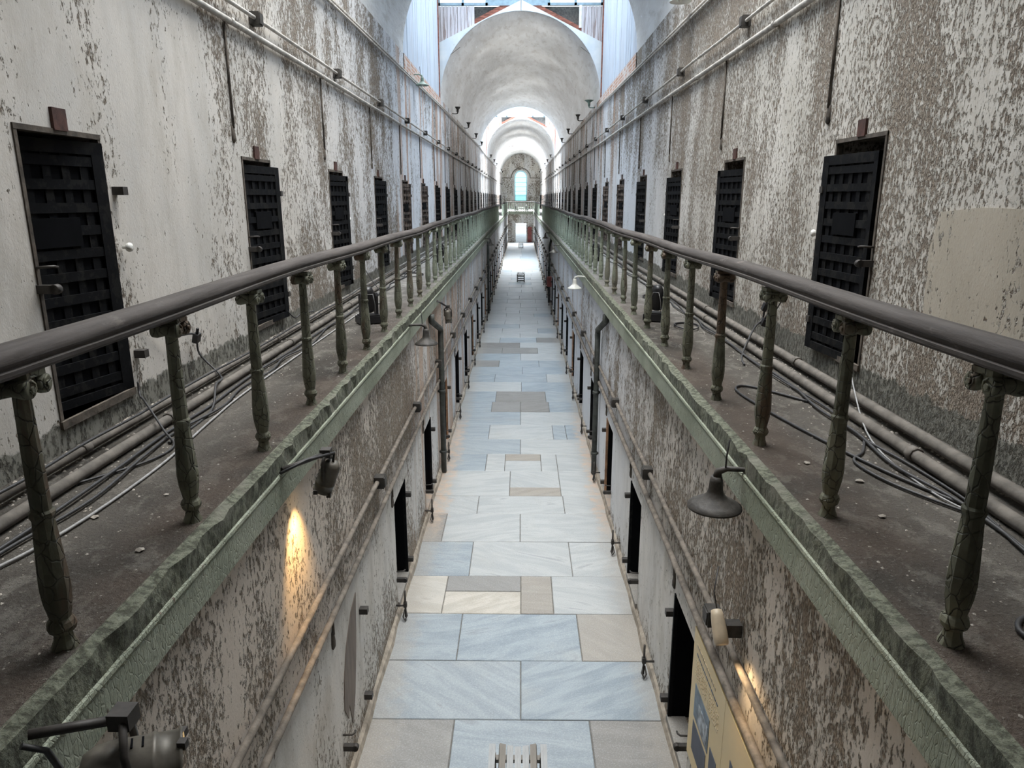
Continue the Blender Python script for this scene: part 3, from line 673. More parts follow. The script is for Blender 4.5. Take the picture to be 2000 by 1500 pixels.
def frame_mesh(w_, h):
    b = MB(); b.box(-.04, .008, -.016, .010, 0, h + .01); b.box(-.04, .008, w_ - .010, w_ + .016, 0, h + .01); b.box(-.04, .010, -.016, w_ + .016, h - .010, h + .018)
    b.box(-.35, .018, -.02, w_ + .02, -.045, .0); return b.mesh('door_frame', M_FRAME)
FML = frame_mesh(.72, ULz[1] - ULz[0]); FMR = frame_mesh(.77, URz[1] - URz[0])
def cell_door(k, sgn, X, ya, zz, side, inset, ang):
    far = k > 3
    D = DM2 if (k % 7 in (4, 5) and k > 3) or k % 5 == 4 else DM
    root = empty('cell_door', (X, ya, zz[0]), (0, 0, 0) if sgn > 0 else (0, 0, 0))
    q = 'brown flaking' if D is DM2 else 'black'
    tag(root, '%s iron lattice cell door, %s from the camera on the upper %s wall' % (q, ORD[k], side), 'door', 'iron doors of the upper cells', 'thing')
    sx = sgn
    def add(name, me, loc, rz=0., sc=1):
        o = link(name, me, root, loc, (0, 0, rz)); return o
    fr = link('door_frame', FML if sgn > 0 else FMR, root); fr.scale = (sx, 1, 1)
    lf = bpy.data.objects.new('door_leaf', D['plate']); COL.objects.link(lf); lf.parent = root
    th = -sx * R(ang); hx, hy = (-.01 * sx, .735) if inset else (.035 * sx, .80 if sgn > 0 else .85)
    lf.location = (hx + .76 * math.sin(th), hy - .76 * math.cos(th), -.01 if inset else -.03); lf.rotation_euler = (0, 0, th); lf.scale = (sx, 1, 1)
    link('leaf_frame', D['frame'], lf)
    if far: link('lattice', D['lat'], lf)
    else:
        for i in range(5): link('strap', D['v'], lf, (0, .10 + i * .128, 0))
        for i in range(11): link('strap', D['h'], lf, (0, 0, .11 + i * .128))
    link('food_hatch', D['hatch'], lf)
    H = zz[1] - zz[0]
    l = link('lintel_block', fm['lintel'], root, (0, .36, H + .01)); l.scale = (sx, 1, 1); tag(l, 'dark red timber block above the door')
    for z in (.20, 1.22): o = link('hinge', fm['hinge'], root, (0, .83, z)); o.scale = (sx, 1, 1)
    o = link('hasp', fm['hasp'], root, (0, -.01, .72)); o.scale = (sx, 1, 1)
    o = link('staple', fm['staple'], root, (0, -.01, .83)); o.scale = (sx, 1, 1)
    if k in (0, 2): o = link('glass_knob', fm['knob'], root, (.01, .82 if sgn > 0 else .98, .88)); o.scale = (sx, 1, 1)
rd = random.Random(5)
for k, (a, b) in enumerate(UL): cell_door(k, 1, XL, a, ULz, 'left', k == 0, 13 if k == 0 else rd.uniform(4, 8))
for k, (a, b) in enumerate(UR): cell_door(k, -1, XR, a, URz, 'right', False, rd.uniform(4, 8))

# ------------------------------------------------------------------ ground cell doors (recessed) and their wall irons
gp = MB(); gp.box(-.02, .02, 0, .64, 0, 1.16); gpm = gp.mesh('door_leaf', M_IRON)
gs = MB()
for i in range(4): gs.box(.02, .03, .05 + i * .16, .11 + i * .16, 0, 1.16)
for i in range(7): gs.box(.02, .034, 0, .64, .05 + i * .165, .11 + i * .165)
gsm = gs.mesh('lattice', M_IRON)
gj = MB(); gj.box(-.02, .012, .655, .69, 0, 1.18); gjm = gj.mesh('jamb', simple('orange_timber_jamb', (.34, .19, .11), .8, .4, 8, bump=.004, obj=False))
gjm2 = gj.mesh('jamb', M_IRON)
gl_ = MB(); gl_.box(-.14, .02, -.02, .68, -.05, 0); glm = gl_.mesh('stone_sill', M_SLABG)
def ground_door(k, sgn, X, y, side):
    root = empty('low_cell_door', (X, y, .13)); tag(root, 'low black iron cell door in the whitewash, %s along the lower %s wall' % (ORD[k], side), 'door', 'low doors of the ground-floor cells', 'thing')
    o = link('door_leaf', gpm, root, (-.30 * sgn, .01, 0)); o.scale = (sgn, 1, 1); link('lattice', gsm, o)
    o = link('jamb', gjm if k % 3 == 2 else gjm2, root); o.scale = (sgn, 1, 1); o = link('stone_sill', glm, root, (0, 0, 0)); o.scale = (sgn, 1, 1)
    for z in (.14, .98): o = link('hinge', fm['hinge'], root, (0, .72, z)); o.scale = (sgn, 1, 1)
    for z, n in ((.28, 'hasp'), (.38, 'staple')): o = link(n, fm[n], root, (0, -.02, z)); o.scale = (sgn, 1, 1)
for k, y in enumerate(GD):
    if k > 0: ground_door(k - 1, 1, GL, y, 'left')
    ground_door(k, -1, GR, y, 'right')
# walled-up first door on the left: bare patch and leftover hardware
root = empty('blocked_doorway', (GL, GD[0], .13)); tag(root, 'blocked up whitewashed doorway with a bare brown patch and iron pins, lower left', 'doorway')
pt = MB(); P_ = [(.06, .52), (.16, .36), (.20, .46), (.28, .22), (.40, .42), (.52, .80), (.60, 1.22), (.42, 1.16), (.22, .98), (.10, .76)]
n = len(P_); pt.v = [(.0, y, z) for y, z in P_] + [(.006, y, z) for y, z in P_]; pt.f = [tuple(range(n, 2 * n))] + [(i, (i + 1) % n, n + (i + 1) % n, n + i) for i in range(n)]; pt.sm = [False] * (n + 1); pt.mi = [0] * (n + 1)
tag(pt.build('bare_patch', simple('bare_brown_cement', (.20, .165, .14), .9, .15, 9, stretch=(1, 1, .3)), root), 'bare brown patch where the whitewash has fallen off')
for z in (.14, .98): link('hinge', fm['hinge'], root, (0, .72, z))
link('hasp', fm['hasp'], root, (0, -.02, .25)); link('staple', fm['staple'], root, (0, -.02, .36))
# door stays: upright iron rod with hook and wall arm
ds = MB(); ds.tube([(.10, 0, .02), (.10, 0, .34)], .012, 6); ds.tube([(0, 0, .16), (.10, 0, .16)], .011, 6); ds.box(.082, .118, -.02, .02, .145, .20); dsm = ds.mesh('rod', M_BRACK)
dh = MB(); dh.tube([(.10, .012, .10), (.12, -.03, .05), (.10, -.07, .02), (.08, -.05, .05), (.09, 0, .11)], .009, 6); dhm = dh.mesh('hook', M_BRACK)
for k in range(18):
    for sgn, X, side in ((1, GL, 'left'), (-1, GR, 'right')):
        y = 6.05 + 2.46 * k + (.95 if sgn > 0 else 0)
        o = link('door_stay', dsm, None, (X, y, .0)); o.scale = (sgn, 1, 1)
        tag(o, 'iron door stay with hook at the lower %s wall foot, %s from camera' % (side, ORD[k]), 'door stay', 'iron door stays along the wall foot')
        link('hook', dhm, o)
# wall-foot kerb (rough plaster skirting)
for sgn, X, nm, side in ((1, GL, 'baseboard_left', 'left'), (-1, GR, 'baseboard_right', 'right')):
    b = MB(); ys = [NEARCUT + i * .35 for i in range(int((YG - NEARCUT) / .35))]; rng = random.Random(9)
    b.extrude_y([(X - sgn * .01, -.01), (X + sgn * .045, -.005), (X + sgn * .03, .05), (X - sgn * .01, .09)], ys, off=lambda y: (sgn * rng.uniform(-.012, .012), 0))
    tag(b.build(nm, M_EDGE if False else simple('dusty_wall_foot', (.33, .29, .24), .9, .3, 9, bump=.01, obj=False)), 'rough plaster fillet at the foot of the lower %s wall' % side, 'skirting', kind='structure')

# ------------------------------------------------------------------ conduits and pipes
bxm = MB(); bxm.box(0, .09, -.055, .055, -.055, .055); bxm.box(.09, .10, -.045, .045, -.045, .045); BOX = bxm.mesh('junction_box', M_STEEL)
def conduit(name, X, sgn, z, r, off, y0, y1, label, mat, boxes=(), drops=(), dropz=0., wob=.006, cat='pipe', seg=1.5, collars=0):
    rng = random.Random(int(z * 100) + sgn); b = MB(); n = int((y1 - y0) / seg)
    b.tube([(X + sgn * off, y0 + (y1 - y0) * i / n, z + rng.uniform(-wob, wob)) for i in range(n + 1)], r, 8)
    o = tag(b.build(name, mat), label, cat)
    for y in boxes:
        q = link('junction_box', BOX, o, (X, y, z)); q.scale = (sgn, 1, 1)
    for y in drops:
        d = MB(); d.tube([(X + sgn * .012, y, z), (X + sgn * .012, y, dropz + .08)], .011, 6)
        d.lathe([(.014, .10), (.026, .07), (.036, .02), (.034, -.02), (.014, -.04)], 10, Matrix.Translation((X + sgn * .004, y, dropz)) @ Matrix.Diagonal((.5, 1, 1, 1)))
        d.build('drop_pipe', M_FRAME, o)
    if collars:
        y = y0 + 1
        while y < y1: c = MB(); c.tube([(X + sgn * off, y - .03, z), (X + sgn * off, y + .03, z)], r * 1.25, 8); c.build('collar', mat, o); y += collars
    return o
conduit('wall_conduit', XL, 1, 6.095, .018, .05, -6, YE, 'thin upper conduit with dark junction boxes on the upper left wall', M_PIPE, boxes=[4.2 + 3.02 * k for k in range(30)])
conduit('wall_conduit', XL, 1, 5.945, .026, .04, -6, YE, 'thicker conduit with drop pipes to the cell doors on the upper left wall', M_PIPE, drops=[3.55 + 2.975 * k for k in range(30)], dropz=5.0, collars=2.9)
conduit('wall_conduit', XR, -1, 6.31, .018, .05, -6, YE, 'thin upper conduit with dark junction boxes on the upper right wall', M_PIPE, boxes=[5.2 + 3.165 * k for k in range(28)])
conduit('wall_conduit', XR, -1, 6.08, .028, .04, -6, YE, 'thicker conduit with drop pipes to the cell doors on the upper right wall', M_PIPE, drops=[6.02 + 3.12 * k for k in range(28)], dropz=5.1, collars=3.1)
conduit('wall_pipe', GL, 1, 1.93, .022, .03, -3, YG, 'upper dust-caked pipe with junction boxes on the lower left wall', M_PIPEL, boxes=[6.25 + 2.46 * k for k in range(26)], wob=.012)
conduit('wall_pipe', GL, 1, 1.62, .024, .03, -3, YG, 'lower dust-caked pipe above the cell doors on the lower left wall', M_PIPEL, drops=[4.55 + 2.46 * k for k in range(20)], dropz=1.36, wob=.012)
conduit('wall_pipe', GR, -1, 1.87, .022, .03, -3, YG, 'upper dust-caked pipe with junction boxes on the lower right wall', M_PIPEL, boxes=[4.15 + 2.5 * k for k in range(26)], wob=.012)
conduit('wall_pipe', GR, -1, 1.60, .028, .03, -3, YG, 'lower dust-caked pipe above the cell doors on the lower right wall', M_PIPEL, drops=[5.42 + 2.46 * k for k in range(20)], dropz=1.36, wob=.012)
conduit('floor_pipe', -2.16, 1, G + .034, .030, 0, -4, 46, 'dusty pipe lying along the left gallery floor', M_PIPEF, collars=2.4, wob=.004, seg=2.2)
conduit('floor_pipe', -2.33, 1, G + .050, .024, 0, 2.6, 46, 'second pipe close to the wall on the left gallery floor', M_PIPEF, collars=3.1, wob=.004, seg=2.2)
conduit('floor_pipe', 2.08, -1, G + .038, .033, 0, -4, 46, 'dusty pipe lying along the right gallery floor', M_PIPEF, collars=2.2, wob=.004, seg=2.2)
conduit('floor_pipe', 2.24, -1, G + .06, .034, 0, -4, 46, 'second thicker pipe close to the wall on the right gallery floor', M_PIPEF, collars=2.9, wob=.004, seg=2.2)
# downpipes with offset elbow
for sgn, X, y, side, dy in ((1, GL + .07, 11.35, 'left', -.95), (-1, GR - .07, 11.3, 'right', -.85), (1, GL + .07, 28.5, 'left', 0), (-1, GR - .07, 31.5, 'right', -.8)):
    b = MB(); top = [(X - sgn * .02, y + dy, 2.84), (X - sgn * .02, y + dy, 2.74), (X, y, 2.46)] if dy else [(X, y, 2.84), (X, y, 2.6), (X, y, 2.46)]
    b.tube(top + [(X, y, 2.40), (X, y, .02)], .045, 10)
    o = tag(b.build('downpipe', M_PIPEB), '%s black iron downpipe on the lower %s wall' % ('near' if y < 20 else 'far', side), 'pipe')
    for z in (.35, 1.4): c = MB(); c.tube([(X, y, z), (X, y, z + .05)], .056, 10); c.box(X - sgn * .08, X, y - .012, y + .012, z + .01, z + .04); c.build('bracket', M_PIPEB, o)

# ------------------------------------------------------------------ lamps
def gooseneck(X, sgn, y, z, r, mat, label, up=False, group=None, cat='lamp', watts=0):
    """lamp hung from an arm leaving the fascia/wall; X is the mounting face, shade hangs .20 out"""
    root = empty('gooseneck_lamp', (X, y, z)); tag(root, label, cat, group)
    o = sgn * .20; s_ = -1 if up else 1
    a = MB(); a.tube([(0, -.03, .02 * s_), (o * .3, -.03, .03 * s_), (o * .75, -.015, .03 * s_), (o * .95, 0, .01 * s_), (o, 0, -.04 * s_)], [.014, .014, .016, .022, .026], 8); a.build('arm', mat, root)
    w_ = MB(); w_.tube([(o * .8, -.02, .03), (o * .8, -.02, .10), (o * .75, -.02, .2)], .005, 5); w_.build('feed_wire', M_CABLE, root)
    h = MB(); pr = [(.030, -.02), (.036, -.05), (.040, -.10), (.048, -.125), (.075, -.15), (r * .8, -.175), (r, -.195), (r, -.205), (r * .97, -.205), (r * .75, -.185), (.05, -.165)]
    M = Matrix.Translation((o, 0, 0)) @ (Matrix.Rotation(R(180), 4, 'X') if up else Matrix.Identity(4))
    h.lathe(pr, 24, M); h.build('lamp_shade', mat, root)
    bl = MB(); bl.lathe([(.012, -.15), (.026, -.17), (.03, -.185), (.02, -.205), (.005, -.212)], 12, M); bl.build('bulb', M_ENAMEL, root)
    if watts:
        l = bpy.data.lights.new('added_vault_light', 'SPOT'); l.energy = watts; l.color = (1, .97, .93); l.spot_size = R(122); l.spot_blend = 1.; l.shadow_soft_size = .12  # beam added across the corridor to brighten vaults and walls
        lo = bpy.data.objects.new('added_vault_light', l); COL.objects.link(lo); lo.parent = root; lo.location = (o, 0, .24 if up else -.24)
        lo.rotation_euler = Vector((sgn * 1.5, 0, .35 if up else -1)).to_track_quat('-Z', 'Y').to_euler()
UPW = 300
gr = 'gooseneck lamps on the gallery fascias'
gooseneck(FL, 1, 8.30, 3.03, .135, M_STEEL, 'dusty dark gooseneck lamp hanging from the left fascia', group=gr)
gooseneck(FR + .06, -1, 3.72, 3.03, .150, M_STEEL, 'large dusty black gooseneck lamp hanging from the near right fascia', group=gr)
gooseneck(FR, -1, 13.75, 3.02, .135, M_ENAMEL, 'white enamel gooseneck lamp hanging from the right fascia', group=gr)
gooseneck(FL, 1, 26.5, 3.03, .135, M_STEEL, 'small far dark lamp hanging from the left fascia', group=gr)
gooseneck(FR, -1, 22.9, 3.03, .135, M_CAN, 'grey-brown lamp on the right fascia beyond the white one', group=gr)
gooseneck(FR, -1, 31.0, 3.03, .135, M_STEEL, 'farthest dark lamp on the right fascia', group=gr)
gooseneck(XR, -1, 11.1, 7.36, .15, M_ENAMEL, 'pale disc lamp shade high on the right wall at the top edge')
gooseneck(XR, -1, 25.2, 7.40, .15, M_GREEN, 'green enamel lamp shade turned upwards on the right ledge', up=True, watts=UPW)
gooseneck(XL, 1, 17.8, 7.22, .15, M_GREEN, 'green enamel lamp shade on the left ledge below the boarded wall')
def added_ledge_lamps(ys, X, sg, side):  # lit rows, mostly added lamps, to brighten the vaults
    for k, y in enumerate(ys):
        gooseneck(X, sg, y, 7.46, .10, M_STEEL, 'dark upturned lamp in the lighting row added on the %s ledge, %s under the vaults' % (side, ORD[k]), up=True, watts=UPW, group='added upturned ledge lamps')
added_ledge_lamps((27.5, 33, 38.5, 44, 57, 64, 71, 86, 91.5), XL, 1, 'left'); added_ledge_lamps((30, 36, 41.5, 57, 64, 71, 86, 91.5), XR, -1, 'right')
gooseneck(XR, -1, 3.62, 5.62, .12, M_STEEL, 'dark lamp cut off by the top right corner of the picture')
b = MB(); pp = [(2.2, 3.72), (4.30, 3.70), (4.34, 4.2), (4.28, 4.42), (3.9, 4.45), (2.2, 4.43)]; n = len(pp)
b.v = [(XR + .01, y, z) for y, z in pp] + [(XR - .004, y, z) for y, z in pp]; b.f = [tuple(range(n, 2 * n))] + [(i, (i + 1) % n, n + (i + 1) % n, n + i) for i in range(n)]; b.sm = [False] * (n + 1); b.mi = [0] * (n + 1)
tag(b.build('plaster_patch', peel('tan_plaster_patch', [(-20, .44), (100, .44)], [(0, .5), (8, .5)], white=(.47, .425, .355), white2=(.41, .37, .305), scale=24)), 'smooth tan plaster patch on the near right gallery wall', 'patch', kind='thing')
# theatre-style can spotlights
def can_spot(loc, aim, L, r, mat, label, mount, power, yoke=True):
    root = empty('can_spotlight', loc); tag(root, label, 'spotlight', 'can spotlights under the galleries')
    d = Vector(aim).normalized(); M = d.to_track_quat('Z', 'Y').to_matrix().to_4x4()
    b = MB(); b.lathe([(r * .35, -L * .5), (r * .7, -L * .47), (r * .92, -L * .36), (r, -L * .2), (r * 1.0, L * .18), (r * 1.05, L * .2), (r * 1.05, L * .24), (r, L * .25), (r, L * .46), (r * 1.06, L * .47), (r * 1.06, L * .5), (r * .9, L * .5), (r * .85, L * .30), (r * .4, L * .2)], 24, M)
    can = b.build('can', mat, root)
    v = MB()
    for i in range(3): v.box(-.02, .02, r * .985, r * 1.012, -L * .12 + i * .028, -L * .12 + i * .028 + .006, M)
    v.build('vent_slot', M_BLACK, can)
    g = MB(); g.lathe([(r * .80, L * .34), (r * .80, L * .35)], 20, M); g.build('lens', M_BULB, can)
    for a in range(4):
        q = a * math.pi / 2 + .4; p0 = M @ Vector((r * math.cos(q), r * math.sin(q), L * .5)); ends = MB(); ends.box(p0.x - .012, p0.x + .012, p0.y - .012, p0.y + .012, p0.z - .012, p0.z + .012); ends.build('gel_clip', M_BRACK, can)
    mt = Vector(mount) - Vector(loc)
    side = d.cross(Vector((0, 0, 1))); side = side.normalized() if side.length > .2 else Vector((0, 1, 0))
    y_ = MB(); hub = Vector((0, 0, max(r * 2.0, .14)))
    for s_ in (-1, 1): y_.tube([side * s_ * r * 1.12 + d * .01, side * s_ * r * 1.12 + Vector((0, 0, hub.z * .7)), side * s_ * r * .4 + hub, hub], .011, 6)
    y_.build('yoke', M_BRACK, root)
    m_ = MB(); m_.tube([hub, mt], .014, 6); m_.box(hub.x - .03, hub.x + .03, hub.y - .03, hub.y + .03, hub.z - .02, hub.z + .03); m_.build('mounting_arm', M_BRACK, root)
    c = MB(); bk = -d * L * .5; c.tube([bk, bk * 1.25 + Vector((0, 0, .03)), (bk + mt) * .5 + Vector((0, -.02, .04)), mt + Vector((0, -.03, -.01))], .009, 6); c.build('power_cord', M_CABLE, root)
    l = bpy.data.lights.new('spot_beam', 'SPOT'); l.energy = power; l.color = (1, .60, .22); l.spot_size = R(66); l.spot_blend = 1.; l.shadow_soft_size = .03
    lo = bpy.data.objects.new('spot_beam', l); COL.objects.link(lo); lo.parent = root; lo.location = d * (L * .60); lo.rotation_euler = d.to_track_quat('-Z', 'Y').to_euler()
can_spot((-1.10, 1.68, 2.93), (.9, .42, -.12), .26, .085, M_CAN, 'big dark can spotlight on a yoke at the bottom left corner', (FL + .02, 1.58, 3.13), 8)
can_spot((-1.13, 3.92, 2.92), (-.42, .05, -1), .20, .055, M_CAN, 'grey can spotlight throwing warm light down the lower left wall', (FL + .01, 3.66, 3.06), 52)
can_spot((-1.16, 11.3, 2.68), (.1, .25, -1), .20, .055, M_CAN, 'small can spotlight by the left downpipe', (FL + .01, 11.1, 2.95), 3)
# cream bullet spotlight above the information panel
root = empty('bullet_spotlight', (1.16, 3.70, 2.08)); tag(root, 'cream bullet spotlight above the yellow information panel', 'spotlight')
d = Vector((.04, -.66, -.75)).normalized(); M = d.to_track_quat('Z', 'Y').to_matrix().to_4x4()
b = MB(); b.lathe([(.018, -.10), (.032, -.095), (.038, -.06), (.042, 0), (.044, .05), (.041, .09), (.036, .10), (.028, .10), (.025, .07), (.012, .06)], 20, M); b.build('housing', M_CREAM, root)
b = MB(); b.lathe([(.022, .072), (.022, .076)], 14, M); b.build('lens', M_BULB, root)
b = MB(); b.box(.04, .13, -.02, .05, -.06, .02); b.build('junction_box', M_STEEL, root)
b = MB(); b.tube([(0, .05, .06), (-.01, .12, .16), (.03, .2, .28)], .004, 5); b.build('wire', M_CABLE, root)
l = bpy.data.lights.new('spot_beam', 'SPOT'); l.energy = 11; l.color = (1, .70, .38); l.spot_size = R(110); l.spot_blend = .9; l.shadow_soft_size = .03
lo = bpy.data.objects.new('spot_beam', l); COL.objects.link(lo); lo.parent = root; lo.location = d * .11; lo.rotation_euler = d.to_track_quat('-Z', 'Y').to_euler()

# ------------------------------------------------------------------ information panel
M_SIGN = simple('yellow_cream_panel', (.74, .58, .31), .45, .04, 2); M_INK = simple('navy_print', (.05, .06, .09), .5, .2); M_TXT = simple('faded_brown_print', (.42, .34, .22), .5, .1)
M_PHOTO = simple('mono_photo_print', (.30, .33, .36), .4, .8, 16); M_PHOTO2 = simple('blue_photo_print', (.10, .14, .18), .4, .5, 9)
XS = GR - .05
root = empty('information_panel', (XS, 3.7, .55)); tag(root, 'yellow information panel with photographs and text, standing against the lower right wall', 'sign')
for y0, y1 in ((3.74, 4.52), (2.94, 3.735)): b = MB(); b.box(0, .03, y0 - 3.7, y1 - 3.7, -.05, 1.0); b.build('board', M_SIGN, root)
def patch(name, y0, y1, z0, z1, mat): b = MB(); b.box(-.003, .0, y0 - 3.7, y1 - 3.7, z0, z1); return b.build(name, mat, root)
patch('photo', 4.02, 4.40, .36, .62, M_PHOTO2); b = MB(); b.box(-.005, -.003, .35, .58, .38, .54); b.build('photo', M_PHOTO, root); patch('photo', 4.05, 4.40, .08, .32, M_INK); patch('photo', 3.82, 3.97, .30, .46, M_INK); patch('photo', 3.82, 3.97, .02, .27, M_SLABW)
patch('photo', 3.52, 3.57, .05, .72, M_INK); patch('photo', 3.10, 3.50, .02, .30, M_PHOTO)
rt = random.Random(2)
def textline(z, ya, yb, h, mat):
    y = yb
    while y > ya + .02:
        w_ = min(rt.uniform(.02, .06), y - ya); patch('text_line', y - w_, y, z, z + h, mat); y -= w_ + .012
textline(.90, 3.95, 4.42, .022, M_TXT); textline(.84, 3.85, 4.42, .010, M_INK)
for i in range(6): textline(.79 - i * .024, 4.14, 4.42, .007, M_TXT); textline(.79 - i * .024, 3.84, 4.10, .007, M_TXT)
textline(.62, 3.15, 3.45, .014, M_INK)
for i in range(4): textline(.57 - i * .024, 3.12, 3.45, .007, M_TXT)

# ------------------------------------------------------------------ benches
def bench(y, z, L, label, first=False):
    root = empty('slatted_bench', (-.012, y, z)); tag(root, label, 'bench', 'slatted benches down the middle of the floor')
    xs = [-.195, -.118, -.06, 0, .06, .118, .195]; zs = [.44, .44, .425, .415, .425, .44, .44]
    tl = [0, 14, 7, 0, -7, -14, 0]
    for i, (x, zz, a) in enumerate(zip(xs, zs, tl)):
        b = MB(); b.box(-.024, .024, -L, 0, -.012, .012); b.build('slat', M_BENCHT if i in (1, 5) else M_BENCH, root, (x, 0, zz), (0, R(a), 0))
    for yy in (-.08, -L + .08):
        b = MB(); b.box(-.21, .21, yy - .025, yy + .025, .37, .40)
        b.build('crossbar', M_BENCHT, root)
        for sx in (-1, 1): b = MB(); b.box(sx * .19 - .025, sx * .19 + .025, yy - .025, yy + .025, .012, .42); b.build('leg', M_BENCHT, root)
    for k_ in range(3): b = MB(); b.box(-.19, .19, -L + .02, -L + .04, .08 + k_ * .11, .13 + k_ * .11); b.build('end_slat', M_BENCH, root)
bench(4.62, 0, 1.5, 'grey slatted bench at the bottom centre of the floor')
bench(40.6, 0, 1.2, 'small slatted bench in mid distance on the bright floor'); bench(68.2, 0, 1.2, 'tiny far slatted bench just before the end doorway')

# ------------------------------------------------------------------ black projector heads on the galleries
def mover(x, y, rz, label, sc=1.):
    root = empty('moving_head_light', (x, y, G), (0, 0, rz)); root.scale = (sc,) * 3; tag(root, label, 'stage light', 'black stage lights on the galleries')
    b = MB(); b.box(-.13, .13, -.10, .10, .012, .085); b.box(-.11, .11, -.085, .085, .085, .10); b.build('base', M_PLASTIC, root)
    for s_ in (-1, 1): f = MB(); f.box(s_ * .10 - .015, s_ * .10 + .015, -.09, .09, 0, .014); f.build('foot', M_PLASTIC, root)
    for s_ in (-1, 1):
        a = MB(); pr = [(-.035, .095), (.035, .095), (.045, .30), (.03, .335), (-.03, .335), (-.045, .30)]; n = len(pr)
        a.v = [(s_ * .085 - .014, y_, z) for y_, z in pr] + [(s_ * .085 + .014, y_, z) for y_, z in pr]
        a.f = [tuple(range(n)), tuple(range(2 * n - 1, n - 1, -1))] + [(i, n + i, n + (i + 1) % n, (i + 1) % n) for i in range(n)]; a.sm = [False] * (n + 2); a.mi = [0] * (n + 2); a.build('yoke_arm', M_PLASTIC, root)
    h = MB(); h.lathe([(.03, .12), (.055, .13), (.066, .20), (.068, .30), (.062, .36), (.045, .395), (.02, .405)], 18); h.build('head', M_PLASTIC, root)
    w_ = MB(); w_.tube([(-.06, -.05, .25), (-.03, -.075, .33), (.03, -.075, .33), (.055, -.06, .22), (.06, -.06, .10)], .004, 5); w_.build('cable', M_CABLEG, root)
mover(-1.68, 7.85, .5, 'black moving stage light on the left gallery between the balusters'); mover(1.53, 8.05, -.4, 'black moving stage light on the right gallery behind a baluster')
mover(-1.72, 15.6, .3, 'second smaller looking stage light further along the left gallery'); mover(1.62, 15.9, 0, 'second stage light further along the right gallery')
mover(-.5, 77.2, 0, 'dark stage light left on the far bridge', 1.5); mover(.55, 77.0, 0, 'dark stage light right on the far bridge', 1.5)
b = MB(); b.box(-.35, .35, -.2, .2, 0, .05); b.box(-.33, -.29, -.18, .18, -.3, 0); b.box(.29, .33, -.18, .18, -.3, 0); o = b.build('white_stand', M_ENAMEL, None, (0, 77.6, G + .31)); tag(o, 'small white table on the far bridge below the arched window', 'table')

# ------------------------------------------------------------------ cables
def smooth(pts, n=6):
    P = [Vector(p) for p in pts]; out = []
    for i in range(len(P) - 1):
        a, b_, c, d_ = P[max(i - 1, 0)], P[i], P[i + 1], P[min(i + 2, len(P) - 1)]
        for k in range(n):
            t = k / n; out.append(.5 * ((2 * b_) + (c - a) * t + (2 * a - 5 * b_ + 4 * c - d_) * t * t + (3 * b_ - a - 3 * c + d_) * t ** 3))
    return out + [P[-1]]
def cable(pts, r, label, mat=None, group='cables on the galleries'):
    b = MB(); b.tube(smooth(pts), r, 6); return tag(b.build('cable', mat or M_CABLE), label, 'cable', group)
rc = random.Random(11)
def along(x, y0, y1, amp, step=.5, z=.012):
    p = []; y = y0
    while y <= y1: p.append((x + rc.uniform(-amp, amp), y, G + z + rc.uniform(0, .012))); y += step
    return p
cable(along(-2.06, -1, 20, .03), .009, 'long black cable beside the left floor pipe')
cable(along(-2.00, -1, 14, .05), .008, 'second black cable wandering beside the left floor pipe')
cable(along(-2.24, 1, 30, .02, z=.11), .008, 'black cable resting on the left floor pipes')
cable([(-1.93, 9.5, G + .01), (-1.95, 7, G + .01), (-1.96, 5, G + .01), (-1.92, 4.2, G + .01), (-1.86, 3.4, G + .01), (-1.90, 2.6, G + .012), (-2.1, 2.0, G + .012)], .007, 'grey cable bowing across the left gallery floor', M_CABLEG)
cable([(XL + .03, 4.55, G + .62), (XL + .05, 4.9, G + .42), (XL + .06, 5.25, G + .36), (XL + .06, 5.3, G + .2), (XL + .25, 5.2, G + .05), (-2.1, 4.75, G + .1), (-2.0, 4.4, G + .012), (-1.98, 3.8, G + .012)], .008, 'black cable drooping from the nearest left door to the floor')
cable([(XL + .03, 4.45, G + .2), (XL + .06, 4.4, G + .0 + .12), (-2.28, 4.15, G + .16), (-2.05, 3.9, G + .05), (-1.93, 3.75, G + .012), (-1.96, 3.5, G + .012), (-2.15, 3.2, G + .012)], .007, 'black cable hanging over the sill of the nearest left door')
cable([(XL + .03, 7.4, G + .25), (XL + .1, 7.5, G + .12), (-2.36, 7.6, G + .14), (-2.3, 7.9, G + .13)], .007, 'short black cable by the second left door')
cable([(XL + .03, 10.45, G + .8), (XL + .05, 10.9, G + .45), (XL + .06, 11.3, G + .25), (-2.2, 10.7, G + .13), (-1.9, 9.9, G + .012), (-1.85, 9.3, G + .012), (-1.95, 9.2, G + .012), (-2.0, 9.6, G + .012)], .007, 'black cable falling from the third left door across the floor')
cable(along(1.95, -1, 22, .04), .009, 'long black cable beside the right floor pipe')
cable(along(1.99, -1, 15, .05), .007, 'second black cable wandering beside the right floor pipe')
cable([(2.0, 3.0, G + .012), (1.85, 3.4, G + .012), (1.72, 3.9, G + .012), (1.60, 4.5, G + .012), (1.55, 5.0, G + .012), (1.68, 5.1, G + .012), (1.95, 4.7, G + .012)], .009, 'black cable looping on the right gallery floor beside the third baluster')
cable([(1.98, 2.9, G + .012), (1.80, 3.25, G + .012), (1.75, 3.55, G + .012), (1.86, 3.7, G + .012), (1.96, 3.9, G + .012)], .008, 'small black cable loop beside the near right floor pipe')
cable([(XR - .03, 5.1, G + .2), (2.2, 4.6, G + .13), (2.0, 3.9, G + .012), (1.93, 3.2, G + .012), (2.02, 2.8, G + .012)], .005, 'thin pale wire slanting from the nearest right door sill', M_CABLEG)
